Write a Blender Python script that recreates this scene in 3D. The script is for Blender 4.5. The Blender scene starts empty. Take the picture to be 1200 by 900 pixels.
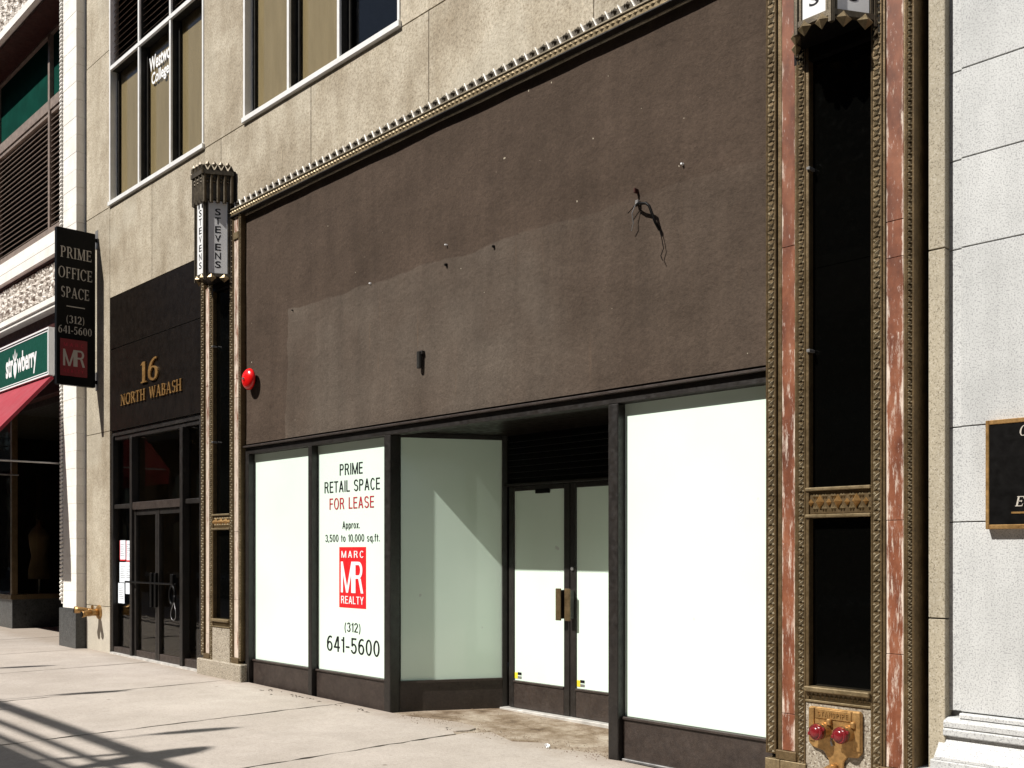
import bpy, bmesh, math, random
from mathutils import Vector, Matrix
random.seed(7)
S = bpy.context.scene
COL = S.collection
R = math.radians

# ------------------------------------------------------------------ camera, sky, sun, exposure
cd = bpy.data.cameras.new('camera'); cam = bpy.data.objects.new('camera', cd); COL.objects.link(cam)
cam.location = (0, -5.86, 1.6); cam.rotation_euler = (R(90), 0, R(46.66))
cd.sensor_width = 36; cd.lens = 35.7; cd.shift_y = 0.1625; cd.clip_start = 0.05; cd.clip_end = 2000
S.camera = cam
SUN = Vector((0.34, 1.0, -1.24)).normalized()
W_ = bpy.data.worlds.new('World'); S.world = W_; W_.use_nodes = True
wn = W_.node_tree; bg = wn.nodes['Background']; sk = wn.nodes.new('ShaderNodeTexSky')
sk.sky_type = 'NISHITA'; sk.sun_disc = False
sk.sun_elevation = math.asin(-SUN.z); sk.sun_rotation = math.atan2(-SUN.x, -SUN.y) % (2*math.pi)
wn.links.new(sk.outputs[0], bg.inputs[0]); bg.inputs[1].default_value = 0.05
sd = bpy.data.lights.new('sun', 'SUN'); sd.energy = 5.0; sd.angle = R(0.53); sd.color = (1, 0.965, 0.905)
so = bpy.data.objects.new('sun', sd); COL.objects.link(so)
so.rotation_euler = SUN.to_track_quat('-Z', 'Y').to_euler(); so.location = (-10, -30, 40)
vs = S.view_settings; vs.view_transform = 'Standard'; vs.look = 'None'; vs.exposure = 0.55; vs.gamma = 1
S.render.resolution_x = 1024; S.render.resolution_y = 768

# ------------------------------------------------------------------ material helpers
class NT:
    def __init__(s, name):
        s.m = bpy.data.materials.new(name); s.m.use_nodes = True; s.t = s.m.node_tree; s.n = s.t.nodes; s.l = s.t.links
        s.b = s.n['Principled BSDF']
    def node(s, ty, **kw):
        n = s.n.new(ty)
        for k, v in kw.items():
            if k.startswith('_'): setattr(n, k[1:], v)
            else:
                i = n.inputs[int(k[1:])] if k[0] == 'i' and k[1:].isdigit() else n.inputs[k]
                if hasattr(v, 'is_output'): s.l.new(v, i)
                else: i.default_value = v
        return n
    def pos(s, scale=(1, 1, 1), kind='world'):
        o = s.node('ShaderNodeNewGeometry').outputs['Position'] if kind == 'world' else s.node('ShaderNodeTexCoord').outputs['Object']
        return s.node('ShaderNodeMapping', Vector=o, Scale=scale).outputs[0]
    def noise(s, scale, detail=4, rough=.55, vec=None, **kw):
        return s.node('ShaderNodeTexNoise', Scale=scale, Detail=detail, Roughness=rough, Vector=vec or s.pos()).outputs[0]
    def ramp(s, fac, stops):
        n = s.node('ShaderNodeValToRGB', Fac=fac); e = n.color_ramp.elements
        while len(e) < len(stops): e.new(.5)
        for k, (p, c) in enumerate(stops):
            e[k].position = p; e[k].color = (c, c, c, 1) if isinstance(c, (int, float)) else (*c, 1)
        return n.outputs[0]
    def mix(s, fac, a, b, mode='MIX'):
        n = s.node('ShaderNodeMix', _data_type='RGBA', _blend_type=mode)
        for i, v in ((0, fac), (6, a), (7, b)):
            if hasattr(v, 'is_output'): s.l.new(v, n.inputs[i])
            else: n.inputs[i].default_value = v if i == 0 else ((v, v, v, 1) if isinstance(v, (int, float)) else (*v, 1))
        return n.outputs[2]
    def rand(s, lo, hi):
        o = s.node('ShaderNodeObjectInfo').outputs['Random']; return s.ramp(o, [(0, lo), (1, hi)])
    def math(s, op, a, b=0):
        n = s.node('ShaderNodeMath', _operation=op)
        for i, v in ((0, a), (1, b)):
            if hasattr(v, 'is_output'): s.l.new(v, n.inputs[i])
            else: n.inputs[i].default_value = v
        return n.outputs[0]
    def bump(s, h, dist=.01, strength=1):
        n = s.node('ShaderNodeBump', Height=h, Distance=dist, Strength=strength); s.l.new(n.outputs[0], s.b.inputs['Normal'])
    def set(s, color=None, rough=.6, metal=0, spec=.5, coat=0):
        for k, v in (('Base Color', color), ('Roughness', rough), ('Metallic', metal), ('Specular IOR Level', spec), ('Coat Weight', coat)):
            if v is None: continue
            i = s.b.inputs[k]
            if hasattr(v, 'is_output'): s.l.new(v, i)
            else: i.default_value = (*v, 1) if k == 'Base Color' else v
        return s.m

def plain(name, c, rough=.5, metal=0, spec=None, var=.25, sc=9, bump=0):
    t = NT(name); n = t.noise(sc, 5)
    col = t.mix(t.ramp(n, [(.3, 0), (.7, 1)]), tuple(x*(1-var) for x in c), tuple(min(1, x*(1+var)) for x in c))
    if bump: t.bump(t.noise(sc*12, 3), bump)
    if spec is None: spec = .5 if max(c) > .12 else (.12 if rough > .3 else .35)
    r = t.ramp(t.noise(sc*2.3, 3), [(.3, max(0, rough-.08)), (.7, min(1, rough+.1))])
    return t.set(col, r, metal, spec)

def m_limestone():
    t = NT('limestone')
    big = t.ramp(t.noise(1.1, 5), [(.3, (.43, .380, .300)), (.7, (.53, .480, .390))])
    st = t.ramp(t.noise(1.5, 6, .62, t.pos((2.0, 2.0, .55))), [(.34, (.66, .62, .56)), (.60, (1.0, 1, 1))])
    c = t.mix(.62, big, st, 'MULTIPLY')
    sp = t.ramp(t.noise(38, 4, .8), [(.34, (.50, .44, .36)), (.5, (1, 1, 1)), (.66, (1.28, 1.25, 1.2))])
    c = t.mix(.85, c, sp, 'MULTIPLY')
    c = t.mix(1, c, t.rand(.90, 1.06), 'MULTIPLY')
    c = t.mix(.85, c, t.ramp(t.noise(.8, 7, .7), [(.36, (.66, .62, .57)), (.56, (1, 1, 1))]), 'MULTIPLY')
    c = t.mix(.5, c, t.ramp(t.noise(9, 6, .75), [(.35, (.72, .70, .66)), (.6, (1.08, 1.07, 1.05))]), 'MULTIPLY')
    pat = t.ramp(t.noise(.55, 2), [(.56, 0), (.62, 1)])
    c = t.mix(t.math('MULTIPLY', pat, .25), c, (.43, .40, .33))
    z = t.node('ShaderNodeSeparateXYZ', Vector=t.pos()).outputs[2]
    lo = t.ramp(t.math('ADD', t.math('MULTIPLY', z, .6), t.math('MULTIPLY', t.noise(5, 3), .12)), [(.40, 1), (.52, 0)])
    c = t.mix(t.math('MULTIPLY', lo, .6), c, (.47, .44, .38))
    t.bump(t.noise(120, 3), .004, .7)
    return t.set(c, .85, spec=.25)

def m_granite(name, base, dark, size=70, amt=.42, rough=.6, light=None):
    t = NT(name)
    n = t.noise(size, 3, .65)
    c = t.mix(t.ramp(n, [(amt-.05, 1), (amt+.03, 0)]), base, dark)
    if light: c = t.mix(t.ramp(t.noise(size*.8, 2, .6, t.pos((1, 1.3, 1.1))), [(.56, 0), (.64, 1)]), c, light)
    c = t.mix(.8, c, t.ramp(t.noise(1.6, 6, .65), [(.3, .80), (.7, 1.06)]), 'MULTIPLY')
    c = t.mix(1, c, t.rand(.93, 1.04), 'MULTIPLY')
    c = t.mix(.5, c, t.ramp(t.noise(3, 5, .7, t.pos((3, 3, .3))), [(.35, .84), (.6, 1.03)]), 'MULTIPLY')
    t.bump(n, .0015, .5)
    return t.set(c, rough, spec=.35)

def m_stucco():
    t = NT('brown_stucco')
    c = t.ramp(t.noise(1.0, 7, .65), [(.28, (.060, .042, .0305)), (.72, (.088, .062, .046))])
    p = t.node('ShaderNodeSeparateXYZ', Vector=t.pos())
    wob = t.math('MULTIPLY', t.math('SUBTRACT', t.noise(1.4, 3), .5), .16)
    zz = t.math('ADD', p.outputs[2], wob); xx = t.math('ADD', p.outputs[0], t.math('MULTIPLY', wob, 2.0))
    a = t.math('MULTIPLY', t.ramp(t.math('SUBTRACT', zz, 3.75), [(.475, 1), (.49, 0)]), t.math('GREATER_THAN', xx, -9.85))
    a = t.math('MULTIPLY', a, t.ramp(t.math('MULTIPLY', t.math('ADD', xx, 5.9), .9), [(.05, 1), (.8, .25)]))
    a = t.math('MULTIPLY', a, t.ramp(t.noise(.8, 4), [(.35, .30), (.62, 1)]))
    c = t.mix(t.math('MULTIPLY', a, .9), c, (.118, .094, .074))
    st = t.ramp(t.noise(2.2, 5, .6, t.pos((2.4, 2.4, .35))), [(.3, .80), (.65, 1.10)])
    c = t.mix(.7, c, st, 'MULTIPLY')
    run = t.ramp(t.noise(7, 3, .5, t.pos((3, 3, .16))), [(.66, 0), (.74, .45)])
    c = t.mix(t.math('MULTIPLY', run, a), c, (.15, .095, .06))
    tr_ = t.ramp(t.noise(1.1, 8, .8, t.pos((1, 1, 2.2))), [(.40, .82), (.52, 1.0), (.64, 1.14)])
    c = t.mix(.6, c, tr_, 'MULTIPLY')
    c = t.mix(.6, c, t.ramp(t.noise(48, 5, .75), [(.32, .55), (.68, 1.16)]), 'MULTIPLY')
    c = t.mix(t.ramp(t.noise(22, 2, .4), [(.79, 0), (.80, 1)]), c, (.4, .35, .27))
    h = t.mix(.45, t.noise(2.0, 10, .62), t.noise(13, 9, .78))
    t.bump(h, .050, .6)
    return t.set(c, .9, spec=.12)

def m_sidewalk():
    t = NT('sidewalk_concrete')
    c = t.ramp(t.noise(.9, 7, .62), [(.3, (.345, .302, .262)), (.7, (.435, .385, .342))])
    c = t.mix(.6, c, t.ramp(t.noise(160, 3, .7), [(.3, .70), (.7, 1.25)]), 'MULTIPLY')
    c = t.mix(.6, c, t.ramp(t.noise(4.5, 6, .7), [(.3, .86), (.6, 1.03)]), 'MULTIPLY')
    c = t.mix(.55, c, t.ramp(t.noise(38, 6, .8), [(.34, .66), (.5, 1.0), (.7, 1.12)]), 'MULTIPLY')
    c = t.mix(t.ramp(t.noise(26, 2, .5), [(.74, 0), (.77, .6)]), c, (.17, .14, .11))
    gum = t.node('ShaderNodeTexVoronoi', Vector=t.pos((1.7, 1.7, 0)), Scale=1.0, Randomness=1.0).outputs['Distance']
    c = t.mix(t.ramp(gum, [(.022, .8), (.040, 0)]), c, (.14, .11, .09))
    g2 = t.node('ShaderNodeTexVoronoi', Vector=t.pos((6, 5, 0)), Scale=1.0).outputs['Distance']
    c = t.mix(t.ramp(g2, [(.04, .5), (.07, 0)]), c, (.18, .15, .12))
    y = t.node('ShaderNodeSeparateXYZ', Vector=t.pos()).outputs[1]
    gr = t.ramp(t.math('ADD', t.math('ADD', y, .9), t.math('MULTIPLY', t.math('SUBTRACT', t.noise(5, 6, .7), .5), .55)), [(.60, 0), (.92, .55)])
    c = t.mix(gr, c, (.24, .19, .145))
    t.bump(t.noise(90, 4), .006, .6)
    return t.set(c, .9, spec=.2)

def m_recess():
    t = NT('stained_concrete')
    n = t.noise(2.6, 8, .72)
    c = t.ramp(n, [(.34, (.08, .052, .032)), (.45, (.19, .14, .095)), (.55, (.28, .225, .17)), (.68, (.40, .345, .28))])
    c = t.mix(.7, c, t.ramp(t.noise(70, 4, .75), [(.3, .6), (.7, 1.25)]), 'MULTIPLY')
    t.bump(t.noise(14, 6, .7), .02, .8)
    return t.set(c, .9, spec=.2)

def m_marble():
    t = NT('weathered_red_marble')
    c = t.ramp(t.noise(5, 7, .65, t.pos((1, 1, .5))), [(.3, (.075, .022, .011)), (.5, (.18, .060, .029)), (.7, (.27, .105, .055))])
    ox = t.node('ShaderNodeSeparateXYZ', Vector=t.pos((1, 1, 1), 'obj')).outputs[0]
    edge = t.ramp(t.math('ABSOLUTE', ox), [(.034, 0), (.052, 1)])
    wear = t.noise(6, 9, .8, t.pos((5, 5, .7)))
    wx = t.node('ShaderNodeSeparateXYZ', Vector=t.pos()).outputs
    far = t.math('MULTIPLY', t.math('LESS_THAN', wx[0], -8), .16)  # extra white on the far pilaster: grazing reflection put into the colour
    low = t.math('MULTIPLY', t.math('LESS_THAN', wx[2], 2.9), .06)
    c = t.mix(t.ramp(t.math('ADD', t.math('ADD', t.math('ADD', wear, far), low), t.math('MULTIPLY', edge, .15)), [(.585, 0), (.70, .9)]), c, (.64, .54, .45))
    f = t.noise(60, 4, .7, t.pos((1, 1, .35)))
    c = t.mix(t.ramp(f, [(.62, 0), (.70, .5)]), c, (.60, .48, .42))
    c = t.mix(.5, c, t.ramp(t.noise(18, 5, .7), [(.3, .7), (.7, 1.15)]), 'MULTIPLY')
    c = t.mix(1, c, t.rand(.78, 1.1), 'MULTIPLY')
    return t.set(c, t.ramp(wear, [(.4, .45), (.7, .7)]), spec=.3)

def m_bronze(name, lo, hi, rough=.42, metal=.55, bump=.002):
    t = NT(name)
    c = t.ramp(t.noise(7, 6, .65), [(.3, lo), (.7, hi)])
    c = t.mix(.6, c, t.ramp(t.noise(45, 4, .7), [(.35, .55), (.65, 1.2)]), 'MULTIPLY')
    t.bump(t.noise(130, 3), bump, .6)
    return t.set(c, t.ramp(t.noise(20, 4), [(.3, rough-.08), (.7, rough+.18)]), metal)

def m_glass(name, tint=(.8, .83, .8), refl=.9):
    t = NT(name); n = t.n; n.remove(t.b)
    tr = t.node('ShaderNodeBsdfTransparent', Color=(*tint, 1)); gl = t.node('ShaderNodeBsdfGlossy', Color=(1, 1, 1, 1), Roughness=.015)
    bp = t.node('ShaderNodeBump', Height=t.noise(2.2, 2), Distance=.006, Strength=.25); t.l.new(bp.outputs[0], gl.inputs['Normal'])
    ge = t.node('ShaderNodeNewGeometry'); dt = t.node('ShaderNodeVectorMath', _operation='DOT_PRODUCT'); t.l.new(ge.outputs['Incoming'], dt.inputs[0]); t.l.new(ge.outputs['Normal'], dt.inputs[1])
    om = t.math('SUBTRACT', 1.0, t.math('ABSOLUTE', dt.outputs['Value']))
    mx = t.node('ShaderNodeMixShader', Fac=t.math('ADD', .035, t.math('MULTIPLY', t.math('POWER', om, 5.0), refl))); t.l.new(tr.outputs[0], mx.inputs[1]); t.l.new(gl.outputs[0], mx.inputs[2])
    t.l.new(mx.outputs[0], n['Material Output'].inputs[0]); return t.m

def m_display():
    t = NT('whited_display_glass')
    c = t.ramp(t.noise(1.2, 4), [(.3, (.64, .775, .665)), (.7, (.69, .81, .71))])
    c = t.mix(t.ramp(t.noise(9, 2, .3), [(.80, 0), (.83, .5)]), c, (.4, .42, .4))
    return t.set(c, .5, spec=.1, coat=.6)

def m_blind():
    t = NT('beige_blind')
    c = t.ramp(t.noise(3, 4, .6, t.pos((3, 3, .5))), [(.3, (.31, .265, .15)), (.7, (.38, .33, .20))])
    return t.set(c, .8)

def m_terracotta(name, a, b):
    t = NT(name)
    c = t.ramp(t.noise(4, 6, .65), [(.3, a), (.65, b)])
    c = t.mix(.35, c, t.ramp(t.noise(50, 3), [(.3, .75), (.7, 1.1)]), 'MULTIPLY')
    return t.set(c, .55, spec=.4)

M = dict(
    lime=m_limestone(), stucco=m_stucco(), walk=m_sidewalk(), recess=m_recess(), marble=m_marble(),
    white_granite=m_granite('white_granite', (.53, .535, .525), (.30, .30, .305), 120, .445, .6),
    tan_granite=m_granite('tan_granite', (.40, .35, .26), (.19, .16, .11), 105, .43, .7, (.48, .43, .34)),
    base_granite=m_granite('grey_brown_granite', (.33, .285, .22), (.12, .09, .065), 80, .45, .7, (.5, .46, .38)),
    black_stone=plain('black_polished_stone', (.0085, .006, .0045), .38, var=.3, sc=6),
    base_black=plain('black_plinth_stone', (.045, .047, .047), .30, var=.3, sc=14),
    orn=m_bronze('ornament_bronze', (.155, .112, .055), (.27, .205, .115), .42, .5),
    orn_plain=m_bronze('plain_bronze', (.10, .066, .030), (.17, .115, .055), .40, .5),
    brass=m_bronze('aged_brass', (.36, .20, .07), (.50, .30, .115), .34, .65, .001),
    lantern=m_bronze('lantern_bronze', (.06, .047, .032), (.13, .105, .07), .45, .6),
    crest=m_bronze('crest_bronze', (.16, .13, .08), (.30, .25, .17), .55, .25),
    guil=m_bronze('worn_guilloche', (.17, .13, .075), (.46, .40, .28), .40, .35), crestlight=m_bronze('lit_spike', (.42, .38, .32), (.80, .76, .70), .5, .05), crestdark=m_bronze('dark_crest_bronze', (.055, .045, .03), (.10, .08, .055), .5, .3),
    frame=m_bronze('dark_bronze_frame', (.010, .008, .0068), (.022, .0175, .0145), .42, .1),
    kick=m_bronze('brown_kick_plate', (.026, .0175, .014), (.050, .036, .029), .45, .1),
    aframe=plain('window_aluminium', (.76, .75, .73), .4, .1, var=.06),
    dframe=plain('dark_reveal', (.03, .028, .025), .5),
    glass=m_glass('window_glass', (.86, .835, .79), refl=.35), eglass=m_glass('entrance_glass', (.92, .90, .84), .28),
    bglass=plain('black_glass', (.0012, .0012, .001), .06, var=.1), display=m_display(), blind=m_blind(),
    dark=plain('dark_interior', (.012, .010, .008), .8), lobby=plain('lobby_wall', (.085, .065, .04), .8, sc=2),
    cream=m_terracotta('cream_terracotta', (.74, .70, .64), (.86, .83, .78)),
    frieze=m_terracotta('carved_terracotta', (.44, .37, .31), (.74, .68, .61)),
    green=plain('green_spandrel', (.003, .038, .027), .8, spec=.02, var=.18, sc=3), signgreen=plain('green_sign_board', (.006, .060, .038), .4, var=.08),
    slat=plain('louver_metal', (.21, .16, .13), .5), reddark=plain('dark_red_paint', (.05, .018, .015), .5),
    awning=plain('red_awning_canvas', (.27, .018, .032), .85, var=.12, sc=2, bump=.002),
    red=plain('red_enamel', (.72, .008, .008), .18, var=.05), capred=plain('red_cap', (.15, .009, .012), .22, var=.2, sc=30),
    black=plain('black_paint', (.003, .0026, .0024), .45), letter=plain('black_lettering', (.01, .01, .012), .5, var=.05),
    redprint=plain('red_print', (.62, .008, .012), .5, var=.04), redtext=plain('dark_red_print', (.40, .012, .03), .5, var=.05),
    white=plain('white_print', (.80, .80, .80), .5, var=.03), signred=plain('dark_red_sign_field', (.20, .012, .016), .5, var=.1),
    signtext=plain('tan_sign_lettering', (.46, .42, .36), .5, var=.05), gold=m_bronze('gilt_lettering', (.30, .16, .05), (.48, .28, .10), .35, .6),
    paper=plain('notice_paper', (.72, .76, .82), .7, var=.06), opal=plain('opal_glass', (.74, .74, .74), .3, var=.04, sc=4),
    steel=plain('galvanised_steel', (.32, .31, .30), .4, .7), track=plain('elevated_steel', (.05, .045, .04), .6),
    brick=plain('far_dark_brick', (.075, .047, .030), .85), asphalt=plain('asphalt', (.05, .05, .05), .9, bump=.01),
    sillm=plain('worn_sill_metal', (.48, .46, .43), .5, .2), bed=plain('joint_dirt', (.055, .045, .035), .95), yellow=plain('yellow_sticker', (.75, .6, .03), .5), dirt=plain('dirt', (.17, .12, .08), .95), skin=plain('shop_grey', (.16, .15, .14), .6),
)

# ------------------------------------------------------------------ object helpers
def tag(o, label=None, cat=None, group=None, kind=None):
    for k, v in (('label', label), ('category', cat), ('group', group), ('kind', kind)):
        if v: o[k] = v
    return o
def wloc(o):
    v = Vector((0, 0, 0))
    while o: v += o.location; o = o.parent
    return v
def thing(name, loc, label=None, cat=None, group=None, parent=None):
    o = bpy.data.objects.new(name, None); COL.objects.link(o); o.empty_display_size = .1
    o.location = Vector(loc) - (wloc(parent) if parent else Vector((0, 0, 0))); o.parent = parent
    return tag(o, label, cat, group)
class MB:
    def __init__(s): s.v = []; s.f = []
    def add(s, vs, fs):
        k = len(s.v); s.v += [tuple(p) for p in vs]; s.f += [tuple(i+k for i in f) for f in fs]; return s
    def box(s, x0, x1, y0, y1, z0, z1):
        return s.add([(x0, y0, z0), (x1, y0, z0), (x1, y1, z0), (x0, y1, z0), (x0, y0, z1), (x1, y0, z1), (x1, y1, z1), (x0, y1, z1)],
                     [(0, 3, 2, 1), (4, 5, 6, 7), (0, 1, 5, 4), (1, 2, 6, 5), (2, 3, 7, 6), (3, 0, 4, 7)])
    def prism(s, pts, z0, z1):                     # pts: counter-clockwise outline in x, y
        n = len(pts)
        return s.add([(x, y, z0) for x, y in pts] + [(x, y, z1) for x, y in pts],
                     [tuple(range(n))[::-1], tuple(range(n, 2*n))] + [(i, (i+1) % n, n+(i+1) % n, n+i) for i in range(n)])
    def prof(s, pts, x0, x1):                      # outline in y, z run along x
        n = len(pts)
        return s.add([(x0, y, z) for y, z in pts] + [(x1, y, z) for y, z in pts],
                     [tuple(range(n)), tuple(range(n, 2*n))[::-1]] + [(i, n+i, n+(i+1) % n, (i+1) % n) for i in range(n)])
    def tube(s, path, r, n=10, caps=True):         # path of points, r number or list
        k0 = len(s.v); rs = r if isinstance(r, (list, tuple)) else [r]*len(path); P = [Vector(p) for p in path]
        up = None
        for i, p in enumerate(P):
            d = (P[min(i+1, len(P)-1)] - P[max(i-1, 0)])
            d = d.normalized() if d.length > 1e-9 else Vector((0, -1, 0))
            if up is None: up = d.orthogonal().normalized()
            a = (up - d*up.dot(d)).normalized(); up = a; b = d.cross(a)
            for j in range(n):
                t = 2*math.pi*j/n; s.v.append(tuple(p + a*rs[i]*math.cos(t) + b*rs[i]*math.sin(t)))
        for i in range(len(P)-1):
            for j in range(n):
                a = k0+i*n+j; b = k0+i*n+(j+1) % n; s.f.append((a, b, b+n, a+n))
        if caps:
            s.f.append(tuple(k0+j for j in range(n))[::-1]); s.f.append(tuple(k0+(len(P)-1)*n+j for j in range(n)))
        return s
    def pyr(s, c, u, v, n, ru, rv, h):             # diamond pyramid: centre, axes
        c, u, v, n = map(Vector, (c, u, v, n))
        return s.add([c+u*ru, c+v*rv, c-u*ru, c-v*rv, c+n*h], [(0, 1, 4), (1, 2, 4), (2, 3, 4), (3, 0, 4), (3, 2, 1, 0)])
    def build(s, name, mat, parent=None, bevel=0, smooth=False, label=None, kind=None):
        xs = [[p[i] for p in s.v] for i in range(3)]; c = Vector([(min(a)+max(a))/2 for a in xs])
        me = bpy.data.meshes.new(name); me.from_pydata([(p[0]-c.x, p[1]-c.y, p[2]-c.z) for p in s.v], [], s.f)
        bm = bmesh.new(); bm.from_mesh(me); bmesh.ops.recalc_face_normals(bm, faces=bm.faces)
        if bevel: bmesh.ops.bevel(bm, geom=[e for e in bm.edges if e.calc_face_angle(0) > .3], offset=bevel, segments=1, affect='EDGES')
        if smooth:
            for f in bm.faces: f.smooth = True
        bm.to_mesh(me); bm.free(); me.materials.append(mat)
        o = bpy.data.objects.new(name, me); COL.objects.link(o); o.parent = parent
        o.location = c - (wloc(parent) if parent else Vector((0, 0, 0)))
        return tag(o, label, kind=kind)
def box(name, x0, x1, y0, y1, z0, z1, mat, parent=None, bevel=0, **kw):
    return MB().box(x0, x1, y0, y1, z0, z1).build(name, mat, parent, bevel, **kw)
def copy_tree(o, parent=None, loc=None):
    c = o.copy(); COL.objects.link(c); c.parent = parent
    if loc is not None: c.location = loc
    for ch in list(o.children): copy_tree(ch, c)
    return c
def zg(x): return 0.01 + max(-.4, min(.4, (-5-x)*.0105))   # the walk rises gently to the left

# ---- lettering: frame = (origin, s-direction, normal); text fills the box s0..s1, t0..t1
def frame_f(y): return lambda s, t, d: (s, y-d, t)
def frame_side(x): return lambda s, t, d: (x+d, s, t)
def text_mesh(body, offset=0, spacing=1, shear=0):
    cu = bpy.data.curves.new('lettering', 'FONT'); cu.body = body; cu.extrude = .5; cu.offset = offset; cu.space_character = spacing
    cu.shear = shear; cu.resolution_u = 3
    o = bpy.data.objects.new('lettering', cu); COL.objects.link(o); dg = bpy.context.evaluated_depsgraph_get(); dg.update()
    me = bpy.data.meshes.new_from_object(o.evaluated_get(dg)); v = [tuple(p.co) for p in me.vertices]; f = [tuple(p.vertices) for p in me.polygons]
    bpy.data.objects.remove(o); bpy.data.curves.remove(cu); bpy.data.meshes.remove(me); return v, f
def lay(v, f, fr, s0, s1, t0, t1, d0, d1, mb):
    xa, xb = min(p[0] for p in v), max(p[0] for p in v); ya, yb = min(p[1] for p in v), max(p[1] for p in v)
    mb.add([fr(s0+(p[0]-xa)/(xb-xa)*(s1-s0), t0+(p[1]-ya)/(yb-ya)*(t1-t0), d0 if p[2] < 0 else d1) for p in v], f)
def text(body, fr, s0, s1, t0, t1, mat, parent, name='lettering', depth=.002, base=.001, **kw):
    v, f = text_mesh(body, **kw); mb = MB(); lay(v, f, fr, s0, s1, t0, t1, base, base+depth, mb)
    up = list(range(len(mb.v)))                    # every letter becomes an object of its own
    def find(a):
        while up[a] != a: up[a] = up[up[a]]; a = up[a]
        return a
    for q in mb.f:
        for a in q[1:]: up[find(a)] = find(q[0])
    seen = {}
    for i_, co in enumerate(v):
        k_ = (round(co[0], 4), round(co[1], 4))
        if k_ in seen: up[find(i_)] = find(seen[k_])
        seen[k_] = i_
    parts = {}
    for q in mb.f: parts.setdefault(find(q[0]), []).append(q)
    for qs in parts.values():
        ids = sorted({a for q in qs for a in q}); ix = {a: n_ for n_, a in enumerate(ids)}
        MB().add([mb.v[a] for a in ids], [tuple(ix[a] for a in q) for q in qs]).build('letter', mat, parent)
# a small serif alphabet of strokes (x, y in 0..1; widths for thick and thin)
TK, TN = .17, .075
def arc(cx, cy, rx, ry, a0, a1, w0=TK, w1=TN, n=16):
    out = []
    for i in range(n):
        q = []
        for a in (a0+(a1-a0)*i/n, a0+(a1-a0)*(i+1)/n):
            t = R(a); w = w1+(w0-w1)*abs(math.cos(t))**1.5
            q.append(((cx+rx*math.cos(t), cy+ry*math.sin(t)), (cx+(rx-w)*math.cos(t), cy+(ry-w*.8)*math.sin(t))))
        out.append([q[0][0], q[1][0], q[1][1], q[0][1]])
    return out
def ln(x0, y0, x1, y1, w): return [[(x0-w/2, y0), (x0+w/2, y0), (x1+w/2, y1), (x1-w/2, y1)]]
def hz(x0, x1, y, w=TN): return [[(x0, y-w/2), (x1, y-w/2), (x1, y+w/2), (x0, y+w/2)]]
def stem(x, w=TK): return ln(x, 0, x, 1, w) + hz(x-.16, x+.16, .03, .06) + hz(x-.16, x+.16, .97, .06)
def half(x, y, sx, sy, a0=-90, a1=90): return arc(x, y, sx, sy, a0, a1)
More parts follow.
